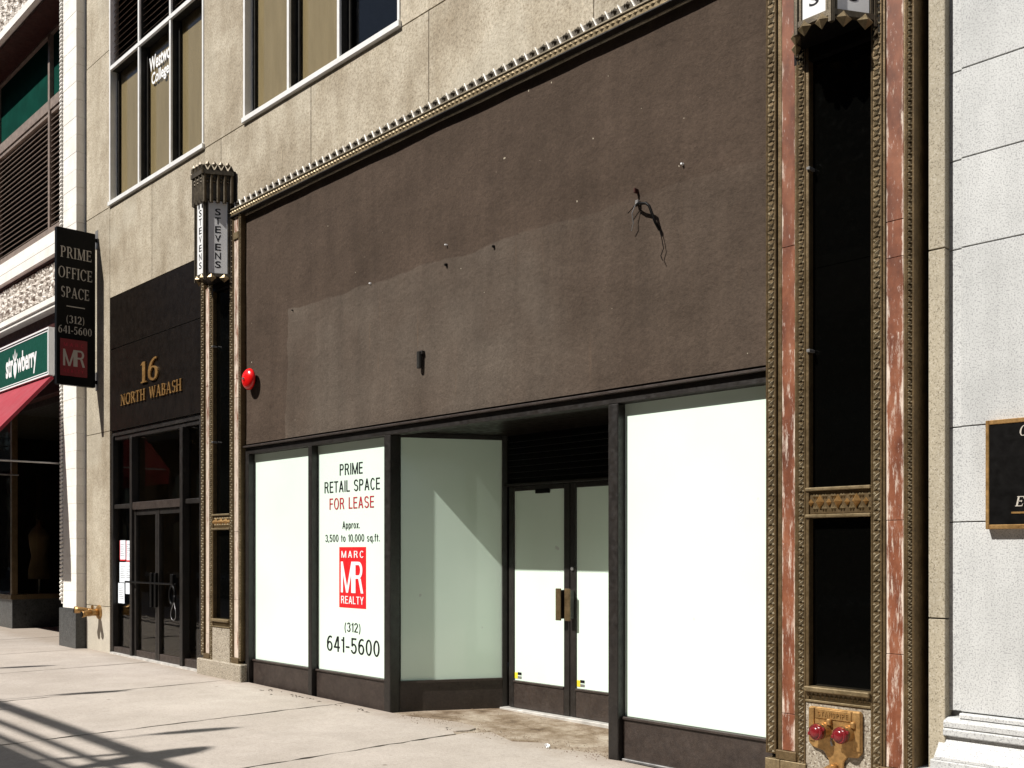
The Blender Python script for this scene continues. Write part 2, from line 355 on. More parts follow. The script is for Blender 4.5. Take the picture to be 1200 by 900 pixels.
GL = {
 'I': (.34, stem(.17)), 'P': (.72, stem(.17)+half(.38, .73, .30, .27)+hz(.17, .4, .97)+hz(.17, .4, .49)),
 'R': (.84, stem(.17)+half(.38, .73, .30, .27)+hz(.17, .4, .97)+hz(.17, .4, .49)+ln(.74, 0, .42, .5, TK)+hz(.66, .86, .03, .06)),
 'E': (.72, stem(.17)+hz(.17, .66, .965)+hz(.17, .66, .035)+hz(.17, .54, .52)+ln(.66, .78, .66, 1, .05)+ln(.68, 0, .68, .24, .05)+ln(.54, .42, .54, .62, .05)),
 'F': (.68, stem(.17)+hz(.17, .64, .965)+hz(.17, .52, .52)+ln(.64, .76, .64, 1, .05)+ln(.52, .42, .52, .62, .05)),
 'M': (1.1, stem(.17, TN)+stem(.93)+ln(.53, 0, .19, 1, TK)+ln(.53, 0, .88, 1, TN)),
 'O': (.98, arc(.49, .5, .46, .52, 0, 360, n=28)), 'C': (.88, arc(.47, .5, .44, .52, 42, 318, n=24)+ln(.82, .70, .82, .98, .06)),
 'S': (.68, arc(.34, .74, .28, .27, 30, 270)+arc(.34, .27, .28, .29, -150, 90)),
 'A': (.92, ln(.12, 0, .45, 1, TN)+ln(.78, 0, .45, 1, TK)+hz(.22, .68, .34)+hz(0, .26, .03, .06)+hz(.64, .92, .03, .06)),
 'N': (.92, stem(.15, TN)+stem(.78, TN)+ln(.74, 0, .18, 1, TK)), 'T': (.80, ln(.4, 0, .4, 1, TK)+hz(.24, .56, .03, .06)+hz(.04, .76, .965)+ln(.06, .76, .06, 1, .05)+ln(.74, .76, .74, 1, .05)),
 'H': (.90, stem(.17)+stem(.74)+hz(.17, .74, .52)), 'W': (1.22, ln(.36, 0, .12, 1, TK)+ln(.36, 0, .60, 1, TN)+ln(.86, 0, .60, 1, TK)+ln(.86, 0, 1.1, 1, TN)+hz(0, .26, .97, .06)+hz(.98, 1.22, .97, .06)),
 'B': (.78, stem(.17)+half(.38, .75, .27, .25)+half(.40, .26, .31, .27)+hz(.17, .4, .97)+hz(.17, .42, .51)+hz(.17, .42, .03)),
 '1': (.40, ln(.22, 0, .22, 1, TK)+hz(.05, .39, .03, .06)+ln(.08, .86, .2, 1, .1)), '6': (.72, arc(.36, .31, .32, .32, 0, 360, n=24)+arc(.62, .36, .58, .66, 105, 185)+hz(.48, .6, .96, .08)),
 '3': (.66, arc(.30, .75, .28, .26, -80, 150)+arc(.30, .27, .31, .28, -150, 85)), '2': (.66, arc(.32, .72, .29, .29, -30, 165)+ln(.10, .04, .55, .6, TK)+hz(.04, .62, .05, .1)),
 '4': (.72, ln(.52, 0, .52, 1, TK)+ln(.06, .3, .46, 1, TN)+hz(.03, .7, .28)), '5': (.66, arc(.30, .31, .31, .33, -150, 110)+ln(.14, .5, .16, 1, .08)+hz(.14, .58, .94, .11)),
 '0': (.72, arc(.36, .5, .33, .51, 0, 360, n=24)), '-': (.42, hz(.04, .38, .36, .1)), '(': (.34, arc(.42, .42, .34, .66, 115, 245, .09, .05)), ')': (.34, arc(-.08, .42, .34, .66, -65, 65, .09, .05)), ' ': (.4, []),
 'e': (.60, arc(.30, .34, .28, .35, 0, 320)+hz(.06, .56, .36, .07)), 'a': (.62, arc(.28, .32, .26, .33, 0, 360)+ln(.52, 0, .52, .66, .15)),
}
# a condensed grotesque alphabet of even strokes
def A_(cx, cy, rx, ry, a0, a1, w=.13, n=14):
    out = []
    for i in range(n):
        q = []
        for a in (a0+(a1-a0)*i/n, a0+(a1-a0)*(i+1)/n): t = R(a); q.append(((cx+rx*math.cos(t), cy+ry*math.sin(t)), (cx+(rx-w)*math.cos(t), cy+(ry-w*.82)*math.sin(t))))
        out.append([q[0][0], q[1][0], q[1][1], q[0][1]])
    return out
def V_(x, y0=0, y1=1, w=.13): return [[(x, y0), (x+w, y0), (x+w, y1), (x, y1)]]
def H_(x0, x1, y, w=.105): return [[(x0, y), (x1, y), (x1, y+w), (x0, y+w)]]
def D_(x0, y0, x1, y1, w=.14): return [[(x0, y0), (x0+w, y0), (x1+w, y1), (x1, y1)]]
def bowl(x, cy, ry, ext=.22, rx=.24): return H_(x, x+ext, cy+ry-.106)+H_(x, x+ext, cy-ry)+A_(x+ext-.01, cy, rx, ry, -90, 90)
SA = {
 'P': (.58, V_(0)+bowl(.1, .73, .27)), 'R': (.62, V_(0)+bowl(.1, .73, .27)+D_(.46, 0, .30, .47, .145)), 'I': (.13, V_(0)), 'M': (.78, V_(0)+V_(.65)+D_(.33, 0, .0, 1, .12)+D_(.33, 0, .66, 1, .12)),
 'E': (.50, V_(0)+H_(.1, .50, .895)+H_(.1, .50, 0)+H_(.1, .46, .46)), 'T': (.56, V_(.215)+H_(0, .56, .895)), 'A': (.64, D_(0, 0, .25, 1, .14)+D_(.50, 0, .25, 1, .14)+H_(.14, .50, .26)),
 'L': (.48, V_(0)+H_(.1, .48, 0)), 'S': (.58, A_(.29, .73, .28, .28, 20, 265)+A_(.29, .27, .29, .28, -160, 85)), 'C': (.60, A_(.31, .5, .31, .52, 40, 320, n=20)), 'F': (.48, V_(0)+H_(.1, .48, .895)+H_(.1, .43, .46)),
 'O': (.66, A_(.33, .5, .33, .52, 0, 360, n=28)), 'D': (.62, V_(0)+bowl(.1, .5, .5)), 'Y': (.58, V_(.225, 0, .45)+D_(.225, .42, -.02, 1)+D_(.225, .42, .46, 1)), 'V': (.6, D_(.23, 0, 0, 1)+D_(.23, 0, .46, 1)), 'N': (.6, V_(0)+V_(.47)+D_(.45, 0, .02, 1)),
 'p': (.50, V_(0, -.24, .70)+A_(.25, .34, .25, .36, 0, 360, n=20)), 'r': (.32, V_(0, 0, .70)+A_(.30, .42, .28, .28, 80, 170, .12)), 'o': (.50, A_(.25, .35, .25, .37, 0, 360, n=20)), 'x': (.46, D_(0, 0, .32, .7)+D_(.32, 0, 0, .7)),
 's': (.44, A_(.22, .51, .21, .21, 20, 265, .11)+A_(.22, .19, .22, .21, -160, 85, .11)), 'q': (.50, V_(.37, -.24, .70)+A_(.25, .34, .25, .36, 0, 360, n=20)), 'f': (.30, V_(.08, 0, .85)+H_(0, .30, .60)+A_(.28, .80, .20, .20, 80, 180, .12)),
 't': (.30, V_(.08, 0, .90)+H_(0, .30, .60)), '.': (.14, V_(0, 0, .14)), ',': (.14, V_(0, -.12, .14)), '-': (.34, H_(0, .34, .33)), ' ': (.30, []),
 '(': (.26, A_(.36, .4, .34, .68, 120, 240, .10)), ')': (.26, A_(-.10, .4, .34, .68, -60, 60, .10)),
 '0': (.54, A_(.27, .5, .27, .51, 0, 360, n=26)), '1': (.30, V_(.16)+H_(.02, .2, .74)), '2': (.54, A_(.27, .71, .27, .29, -25, 170)+D_(.0, .06, .38, .62)+H_(0, .54, 0)), '3': (.54, A_(.26, .74, .25, .26, -80, 165)+A_(.26, .27, .27, .28, -165, 85)),
 '4': (.56, V_(.34)+H_(0, .56, .24)+D_(0, .27, .30, 1, .13)), '5': (.54, A_(.26, .32, .28, .33, -160, 130)+V_(.06, .46, 1, .12)+H_(.06, .50, .895)), '6': (.54, A_(.27, .32, .27, .33, 0, 360, n=22)+A_(.33, .5, .33, .51, 60, 185)),
}
def serif(body, fr, s0, s1, t0, t1, mat, parent, gap=.10, slant=0, depth=.002, base=.001, name='lettering', split=True, font=None):
    x = 0; quads = []; chars = []
    for ch in body:
        w, st = (font or GL)[ch]; q = [[(x+px+slant*py, py) for px, py in p] for p in st]; quads += q
        if q: chars.append(q)
        x += w+gap
    xa = min(p[0] for q in quads for p in q); xb = max(p[0] for q in quads for p in q)
    def put(qs, mb):
        for j, q in enumerate(qs):
            dd = base+depth+(j % 5)*.00012; pts = [(s0+(px-xa)/(xb-xa)*(s1-s0), t0+py*(t1-t0)) for px, py in q]
            mb.add([fr(a, b, base) for a, b in pts]+[fr(a, b, dd) for a, b in pts], [(0, 1, 2, 3), (7, 6, 5, 4), (0, 4, 5, 1), (1, 5, 6, 2), (2, 6, 7, 3), (3, 7, 4, 0)])
    if split:
        for c in chars: mb = MB(); put(c, mb); mb.build(name if name != 'lettering' else 'letter', mat, parent)
    else:
        mb = MB(); put(quads, mb); return mb.build(name, mat, parent)

def sans(body, fr, s0, s1, t0, t1, mat, parent, gap=.13, **k): return serif(body, fr, s0, s1, t0, t1, mat, parent, gap, font=SA, **k)

# ------------------------------------------------------------------ ground
tag(MB().box(-400, 400, -400, 400, -3, -.35).build('ground', M['asphalt']), kind='structure')
tag(box('street', -200, 120, -22.0, -7.9, -.345, -.12, M['asphalt']), kind='structure')
tag(box('far_pavement', -200, 120, -26, -22.0, -.345, .02, M['walk'], bevel=.02), kind='structure')
side = tag(MB().add([(x, y, zg(x)-.035-(.4 if b else 0)) for b in (0, 1) for x in (-60, -43, 33, 50) for y in (-7.74, 3)],
          [(0, 2, 3, 1), (2, 4, 5, 3), (4, 6, 7, 5), (9, 11, 10, 8), (11, 13, 12, 10), (13, 15, 14, 12), (0, 8, 10, 2), (2, 10, 12, 4), (4, 12, 14, 6), (1, 3, 11, 9), (3, 5, 13, 11), (5, 7, 15, 13), (0, 1, 9, 8), (6, 14, 15, 7)]).build('sidewalk', M['bed']), kind='structure')
tag(box('kerb', -60, 50, -7.9, -7.745, -.345, .02, M['base_granite'], bevel=.02), kind='structure')
def edge(p, q, n, j, rnd):
    return [(p[0]+(q[0]-p[0])*i/n+(rnd.uniform(-j, j) if i else 0), p[1]+(q[1]-p[1])*i/n+(rnd.uniform(-j, j) if i else 0)) for i in range(n)]
xs = [-34.4, -30.2, -26, -21.9, -17.75, -15.5, -13.3, -11.0, -8.68, -6.66, -4.5, -2.3, -.1, 2.1, 6.4, 10.6]
sk1 = {-11.0: -.06, -8.68: .03, -6.66: .08}
rnd = random.Random(3)
for i in range(len(xs)-1):
    for (ya, yb) in ((-7.73, -3.93), (-3.9, 0)):
        x0, x1 = xs[i]+.014, xs[i+1]-.014
        ytop = yb
        if yb == 0: ytop = {0: 0}.get(0)
        j = .019 if -12 < x0 < -3 else .008
        pts = edge((x0, ya), (x1, ya), 14, j*.5, rnd)+edge((x1, ya), (x1, ytop), 34, j, rnd)
        if yb == 0 and xs[i] == -8.68:      # chipped edge along the shop doorway
            pts += [(x1, -.24), (-6.95, -.05), (-6.98, .09), (-7.15, .12), (-7.35, .02), (-7.8, -.005)]
            pts = [p for p in pts if not (p[0] > -6.8 and p[1] > -.2)]
        elif yb == 0 and xs[i] == -6.66:
            pts = [p for p in pts]
            pts += [(x1, 0), (-5.02, 0), (-5.12, -.02), (-5.32, .07), (-5.5, .02), (-5.7, -.08), (-5.88, .06), (-6.1, -.10), (-6.3, -.03), (-6.52, .05), (x0, -.16)]
        elif yb == 0 and x0 < -15.7:
            ylim = 1.1
            pts += [(x1, 0), (x1, 1.2), (x0, 1.2)]
        else: pts += edge((x1, ytop), (x0, ytop), 14, j*.3, rnd)
        pts += edge((x0, pts[-1][1]), (x0, ya), 34, j, rnd)
        n = len(pts)
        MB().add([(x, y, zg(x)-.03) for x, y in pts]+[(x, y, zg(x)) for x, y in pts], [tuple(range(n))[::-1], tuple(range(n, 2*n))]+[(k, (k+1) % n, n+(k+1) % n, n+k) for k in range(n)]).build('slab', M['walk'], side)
fl = [(-7.98, -.02)]+[(-7.98+.18*k+rnd.uniform(-.03, .03), -.34+rnd.uniform(-.05, .03)) for k in range(1, 16)]+[(-5.0, -.02), (-5.0, 1.2), (-7.98, 1.2)]
o = MB().add([(x, y, zg(x)-.03) for x, y in fl]+[(x, y, zg(x)-.008) for x, y in fl], [tuple(range(len(fl)))[::-1], tuple(range(len(fl), 2*len(fl)))]+[(k, (k+1) % len(fl), len(fl)+(k+1) % len(fl), len(fl)+k) for k in range(len(fl))]).build('doorway_floor', M['recess'])
tag(o, kind='structure')
# loose patch stone and grit in the doorway
o = MB().prism([(-7.55, -.12), (-7.3, -.17), (-7.1, -.16), (-6.93, -.20), (-6.76, -.15), (-6.70, -.04), (-6.74, .06), (-6.86, .13), (-7.1, .15), (-7.35, .10), (-7.6, .03)], .0, .0335).build('concrete_patch', M['walk'], side, .004)
g = MB()
for k in range(420):
    x = rnd.uniform(-7.8, -5.1); y = rnd.gauss(.02, .09) if rnd.random() < .75 else rnd.uniform(0, .9); r = rnd.uniform(.002, .008)
    if y > .95: continue
    z = zg(x)+.003; a = rnd.uniform(0, 6)
    g.add([(x+r*math.cos(a), y+r*math.sin(a), z-.004), (x+r*math.cos(a+2), y+r*math.sin(a+2), z-.004), (x+r*math.cos(a+4), y+r*math.sin(a+4), z-.004), (x, y, z+r*.7)], [(0, 1, 3), (1, 2, 3), (2, 0, 3)])
tag(g.build('grit', M['dirt']), 'brown grit and crumbled concrete along the shop doorway edge', 'grit', kind='stuff')
g = MB()
for k in range(34):                       # dry leaf crumbs and twigs along the foot of the shop front
    x = rnd.choice((-9.3, -8.6, -9.9, -6.9, -8.2))+rnd.gauss(0, .12); y = -.10-abs(rnd.gauss(0, .06)); z = zg(x)+.002; a = rnd.uniform(-.4, .4); l = rnd.uniform(.01, .045); w_ = rnd.uniform(.003, .008)
    ca, sa = math.cos(a), math.sin(a)
    g.add([(x-l*ca, y-l*sa, z), (x-w_*sa, y+w_*ca, z), (x+l*ca, y+l*sa, z), (x+w_*sa, y-w_*ca, z), (x, y, z+.006)], [(0, 1, 4), (1, 2, 4), (2, 3, 4), (3, 0, 4)])
tag(g.build('leaf_litter', M['bed']), 'dry brown twigs and leaf crumbs on the pavement at the foot of the shop windows', 'leaf litter', kind='stuff')
g = MB(); 
for k in range(9):
    a = k*.7; g.add([(-5.72+.03*math.cos(a), -.075+.02*math.sin(a), .022), (-5.72+.03*math.cos(a+.9), -.075+.02*math.sin(a+.9), .03+.02*rnd.random()), (-5.72, -.075, .05+.01*rnd.random())], [(0, 1, 2)])
tag(g.build('litter', M['white']), 'small crumpled white paper scrap on the doorway floor', 'litter')

# ------------------------------------------------------------------ office building
OB = thing('office_building', (-9.1, 0, 0), 'tan limestone building with brown stucco front, whited shop windows and red marble pilasters', 'building')
J = .004
def slab(x0, x1, z0, z1, y=0, d=.12, name='stone_slab', mat='lime'):
    return box(name, x0+J, x1-J, y, y+d, z0+J, z1-J, M[mat], OB, .003)
for a, b in ((-.05, .78), (.78, 3.33), (3.33, 6.575), (6.575, 8.86), (8.86, 12)): slab(-15.61, -14.70, a, b, rnd.uniform(0, .002))
for a, b in ((-14.70, -13.28), (-13.28, -11.77)): slab(a, b, 5.25, 6.575, rnd.uniform(0, .002))
slab(-11.77, -11.33, 5.5, 6.575)
for a, b in ((-11.33, -9.33), (-9.33, -7.33), (-7.33, -5.29), (-5.29, -2.72)): slab(a, b, 5.5, 6.575, rnd.uniform(0, .002))
slab(-11.77, -10.77, 6.575, 12); slab(-7.76, -5.29, 6.575, 12); slab(-5.29, -2.72, 6.575, 12)
slab(-14.70, -11.77, 9.95, 12); slab(-10.77, -7.76, 9.95, 12)
box('dark_joint', -2.73, -2.57, .21, .3, -.3, 12, M['dark'], OB)
for a, b in ((-.05, 1.2), (1.2, 3.37), (3.37, 5.5), (5.5, 8), (8, 12)): slab(-2.680, -2.574, a, b, .05, .15, mat='tan_granite')
# backing wall with its openings, roof, rear
def backing(parent, X0, X1, Z0, Z1, opens, y0, y1, mat):
    xs_ = sorted({X0, X1, *[v for o in opens for v in o[:2]]}); zs_ = sorted({Z0, Z1, *[v for o in opens for v in o[2:]]}); mb = MB()
    for i in range(len(xs_)-1):
        for j in range(len(zs_)-1):
            cx = (xs_[i]+xs_[i+1])/2; cz = (zs_[j]+zs_[j+1])/2
            if not any(o[0] < cx < o[1] and o[2] < cz < o[3] for o in opens): mb.box(xs_[i], xs_[i+1], y0, y1, zs_[j], zs_[j+1])
    return mb.build('wall', mat, parent)
OPN = [(-14.70, -11.77, 6.575, 9.95), (-10.77, -7.76, 6.575, 9.95), (-14.70, -11.78, -.3, 3.32), (-8.2, -4.9, -.3, 2.8)]
backing(OB, -15.61, -2.73, -.3, 12, OPN, .121, .30, M['dark'])
sh = MB(); sh.box(-15.6, -2.63, 5.9, 6, -.3, 12).box(-15.6, -15.5, .31, 5.9, -.3, 12).box(-2.73, -2.63, .31, 5.9, -.3, 12).box(-15.6, -2.63, -.0, 6, 12.001, 12.2)
sh.box(-15.5, -2.73, .31, 5.9, 6.2, 6.3).box(-11.3, -11.2, .31, 5.9, 6.3, 12).box(-15.5, -2.73, .31, 5.9, 4.8, 4.9)
sh.build('shell', M['dark'], OB)
# upper windows
def upper_window(x0, x1, muls, louver, blinds):
    w = thing('window', ((x0+x1)/2, 0, 6.575), parent=OB)
    zt, zs = 9.95, 6.575
    box('sill', x0, x1+.02, -.035, .02, zs, zs+.062, M['aframe'], w, .004)
    box('frame', x0, x0+.04, -.012, .12, zs+.077, zt, M['aframe'], w, .003); box('frame', x1-.035, x1, -.012, .12, zs+.077, zt, M['aframe'], w, .003)
    for m in muls:
        box('mullion', m-.022, m+.022, -.010, .02, zs+.077, zt, M['aframe'], w, .003); box('mullion', m-.020, m+.020, .022, .12, zs+.077, zt, M['dframe'], w)  # rear of each fin coloured dark for its shaded side
    box('transom', x0+.042, x1-.037, -.016, .018, 8.53, 8.59, M['aframe'], w, .003); box('transom', x0+.042, x1-.037, .020, .12, 8.53, 8.59, M['dframe'], w)
    es = [x0+.04]+[v for m in muls for v in (m-.022, m+.022)]+[x1-.035]
    for k in range(len(es)//2):
        a, b = es[2*k], es[2*k+1]
        dz = MB(); dz.box(a+.001, a+.05, .09, .118, zs+.08, 8.52).box(b-.03, b-.001, .09, .118, zs+.08, 8.52); dz.build('sash', M['dframe'], w)
        box('pane', a+.05, b-.03, .112, .118, zs+.08, 8.525, M['glass'], w)
        if louver:
            for q in range(15):
                z = 8.62+q*.088
                MB().prof([(.045, z), (.050, z-.004), (.11, z+.066), (.105, z+.070)], a+.003, b-.003).build('slat', M['slat'], w)
            box('pane', a, b, .113, .119, 8.60, zt, M['black'], w)
        else: box('pane', a, b, .113, .119, 8.60, zt, M['glass'], w)
        if blinds[k]: box('blind', a+.0, b, .130, .134, zs, 9.9, M['blind'], w)
    MB().box(x0, x1, 2.5, 2.52, 6.3, 10).build('back_wall', M['dframe'], w)
    return w
W1 = upper_window(-14.70, -11.77, (-13.69, -12.71), True, (1, 1, 1))
W2 = upper_window(-10.77, -7.76, (-9.78, -8.80), False, (1, 1, 0))
wl = thing('window_lettering', (-13.3, .11, 8.1), 'white two line college name lettering on the upper left window pane', 'lettering')
text('Westwood', frame_f(.110), -13.60, -12.76, 8.17, 8.37, M['white'], wl, offset=.025)
text('College', frame_f(.110), -13.53, -12.99, 7.93, 8.14, M['white'], wl, offset=.025)

# black entrance surround and doors of the office lobby
for a, b in ((4.505, 5.247), (3.322, 4.495)): box('black_panel', -14.697, -11.765, .004, .12, a, b, M['black_stone'], OB, .003)
EN = thing('entrance', (-13.2, .06, 0), parent=OB)
def eb(n, x0, x1, z0, z1, y0=.02, y1=.12, m='frame', bev=.004): return box(n, x0, x1, y0, y1, z0, z1, M[m], EN, bev)
eb('head', -14.70, -11.775, 3.25, 3.32, .03); eb('head', -14.638, -11.902, 3.19, 3.248, .05)
eb('jamb', -14.70, -14.64, .0, 3.248); eb('jamb', -11.90, -11.775, .0, 3.248, .0)
eb('mullion', -14.01, -13.94, .02, 3.188, .0); eb('mullion', -12.45, -12.37, .02, 3.188, .0)
for a, b in ((-14.638, -14.012), (-12.368, -11.902)):
    eb('transom_bar', a, b, 2.20, 2.26, .04); eb('kick_plate', a, b, .06, .21, .03, .1, 'kick')
    box('pane', a, b, .095,   .101, .21, 2.2, M['eglass'], EN); box('pane', a, b, .095, .101, 2.26, 3.188, M['eglass'], EN)
eb('transom_bar', -13.938, -12.452, 2.165, 2.27, .01, .12, 'kick')
box('pane', -13.938, -12.452, .095, .101, 2.27, 3.188, M['eglass'], EN)
for a, b, hx in ((-13.935, -13.20, -13.26), (-13.19, -12.455, -13.13)):
    eb('door_stile', a, a+.055, .03, 2.16, .035, .1); eb('door_stile', b-.055, b, .03, 2.16, .035, .1)
    eb('kick_plate', a+.056, b-.056, .03, .21, .04, .1, 'kick'); eb('door_rail', a+.056, b-.056, 2.09, 2.16, .04, .1)
    box('pane', a+.055, b-.055, .07, .076, .21, 2.09, M['eglass'], EN)
    box('door_handle', hx-.03, hx+.03, -.03, .01, .84, 1.30, M['black'], EN, .006)
MB().tube([(-14.1, -.02, 1.16), (-12.5, -.02, 1.16)], .014, 8).build('push_bar', M['black'], EN)
MB().add([(x, y, z) for x, zz in ((-14.66, .135), (-11.78, .105)) for y in (-.02, .13) for z in (0, zz)], [(0, 1, 3, 2), (4, 6, 7, 5), (0, 4, 5, 1), (1, 5, 7, 3), (3, 7, 6, 2), (2, 6, 4, 0)]).build('threshold', M['sillm'], EN)
r = MB().box(-14.75, -11.7, 2.9, 3, -.1, 4.5).box(-14.8, -14.72, .13, 2.9, -.1, 4.5).box(-11.77, -11.7, .31, 2.9, -.1, 4.5).box(-14.75, -11.7, .13, 2.9, 3.6, 3.7)
r.build('lobby', M['lobby'], EN); box('lobby_floor', -14.72, -11.77, .13, 2.9, -.05, .08, M['black_stone'], EN)
box('reception_board', -12.9, -12.4, 2.2, 2.3, .02, 2.6, M['dframe'], EN)
# gilt address letters, each letter its own
AD = thing('address_lettering', (-13.3, 0, 3.6), 'gilt metal number 16 over a street name on black stone above the lobby doors', 'lettering')
serif('1', frame_f(.004), -13.60, -13.41, 3.885, 4.17, M['gold'], AD, depth=.02, base=.004, name='numeral')
serif('6', frame_f(.004), -13.36, -13.06, 3.885, 4.19, M['gold'], AD, depth=.02, base=.004, name='numeral')
serif('NORTH', frame_f(.004), -14.28, -13.47, 3.65, 3.805, M['gold'], AD, depth=.016, base=.004, split=True)
serif('WABASH', frame_f(.004), -13.33, -12.37, 3.65, 3.805, M['gold'], AD, depth=.016, base=.004, split=True)

# brown stucco panel over the shop
def stucco():
    mb = MB(); nx, nz = 140, 54; x0, x1, z0, z1 = -10.74, -3.715, 2.835, 5.50; rr = random.Random(5)
    from mathutils import noise
    for j in range(nz+1):
        for i in range(nx+1):
            x = x0+(x1-x0)*i/nx; z = z0+(z1-z0)*j/nz
            h = noise.fractal(Vector((x*1.6, 0, z*1.6)), 1.0, 2.1, 5)*.006
            if z < 4.23 and -9.85 < x < -4.95: h += .004
            mb.v.append((x, .012-h, z))
    for j in range(nz):
        for i in range(nx):
            a = j*(nx+1)+i; mb.f.append((a, a+1, a+nx+2, a+nx+1))
    return mb.build('stucco_panel', M['stucco'], OB, smooth=True)
stucco()
box('reveal', -10.745, -3.71, .028, .119, 2.70, 5.52, M['dark'], OB) if False else None
# crest: moulded band and a row of small upright spikes
CR = thing('cornice_crest', (-7.2, 0, 5.52), parent=OB)
box('band', -11.00, -2.73, -.072, .0, 5.515, 5.529, M['frame'], CR, .003); box('band', -11.00, -2.73, -.06, .0, 5.531, 5.595, M['orn'], CR, .002)  # lowest band coloured dark to stand for the shaded underside
box('band', -11.00, -2.73, -.070, .0, 5.597, 5.612, M['crest'], CR, .003); box('band', -11.76, -11.005, -.06, .0, 5.515, 5.61, M['orn'], CR, .003)
box('back_band', -11.76, -2.73, -.011, .0, 5.613, 5.700, M['crestdark'], CR)  # dark plate colour stands in for the spikes' shadow on the wall
st = MB()
for k in range(150):
    x = -10.98+k*.055; st.pyr((x, -.0602, 5.566), (1, 0, 0), (0, 0, 1), (0, -1, 0), .026, .022, .012)
st.build('bead_row', M['orn'], CR, kind='stuff')
tooth = None; lf = None
n = 65
for k in range(n):
    x = -10.94+k*.1265
    if tooth is None:
        t_ = MB(); A0, A1, B0, B1 = x+.020, x+.036, x-.038, x-.026
        t_.add([(A0, -.012, 5.613), (A1, -.012, 5.613), (A1-.004, -.030, 5.613), (A0+.002, -.034, 5.613), (B0, -.012, 5.716), (B1, -.012, 5.716), (B1-.003, -.022, 5.716), (B0+.002, -.026, 5.716)],
               [(0, 1, 2, 3), (4, 7, 6, 5), (0, 4, 5, 1), (1, 5, 6, 2), (2, 6, 7, 3), (3, 7, 4, 0)])
        tooth = t_.build('crest_spike', M['crestlight'], CR)  # pale colour carries the sunlit faces of the spikes
        l_ = MB(); n_ = (0, -1, 0)
        for dx, zc, rx, rz, h_ in ((.058, 5.682, .022, .034, .026), (.044, 5.640, .012, .022, .016), (.078, 5.640, .016, .024, .020), (.028, 5.690, .008, .020, .012)): l_.pyr((x+dx, -.012, zc), (1, 0, 0), (0, 0, 1), n_, rx, rz, h_)
        lf = l_.build('crest_leaf', M['crestdark'], CR, kind='stuff')
    else:
        for s_ in (tooth, lf):
            c = s_.copy(); COL.objects.link(c); c.location.x = s_.location.x+k*.1265

# pilasters of bronze, red marble and black glass
def band(mb, x0, x1, z0, z1, y, ph=0):
    w = x1-x0; p = w*1.05; n_ = int((z1-z0)/p); p = (z1-z0)/n_
    for k in range(n_):
        z = z0+(k+.5)*p; c = (x0+x1)/2; q = w*.5; d = .24*w
        # a diagonal leaf-shaped ridge and two small lozenges: a guilloche read at this size
        a = Vector((c-q*.8, y, z-p*.42)); b = Vector((c+q*.8, y, z+p*.42)); mid = (a+b)/2; pe = Vector((-(b-a).z, 0, (b-a).x)).normalized()*d
        mb.add([a, mid+pe, b, mid-pe, mid+Vector((0, -.020, 0))], [(0, 1, 4), (1, 2, 4), (2, 3, 4), (3, 0, 4)])
        mb.pyr((c-q*.5, y, z+p*.30), (1, 0, 0), (0, 0, 1), (0, -1, 0), q*.36, q*.4, .014); mb.pyr((c+q*.5, y, z-p*.30), (1, 0, 0), (0, 0, 1), (0, -1, 0), q*.36, q*.4, .014)
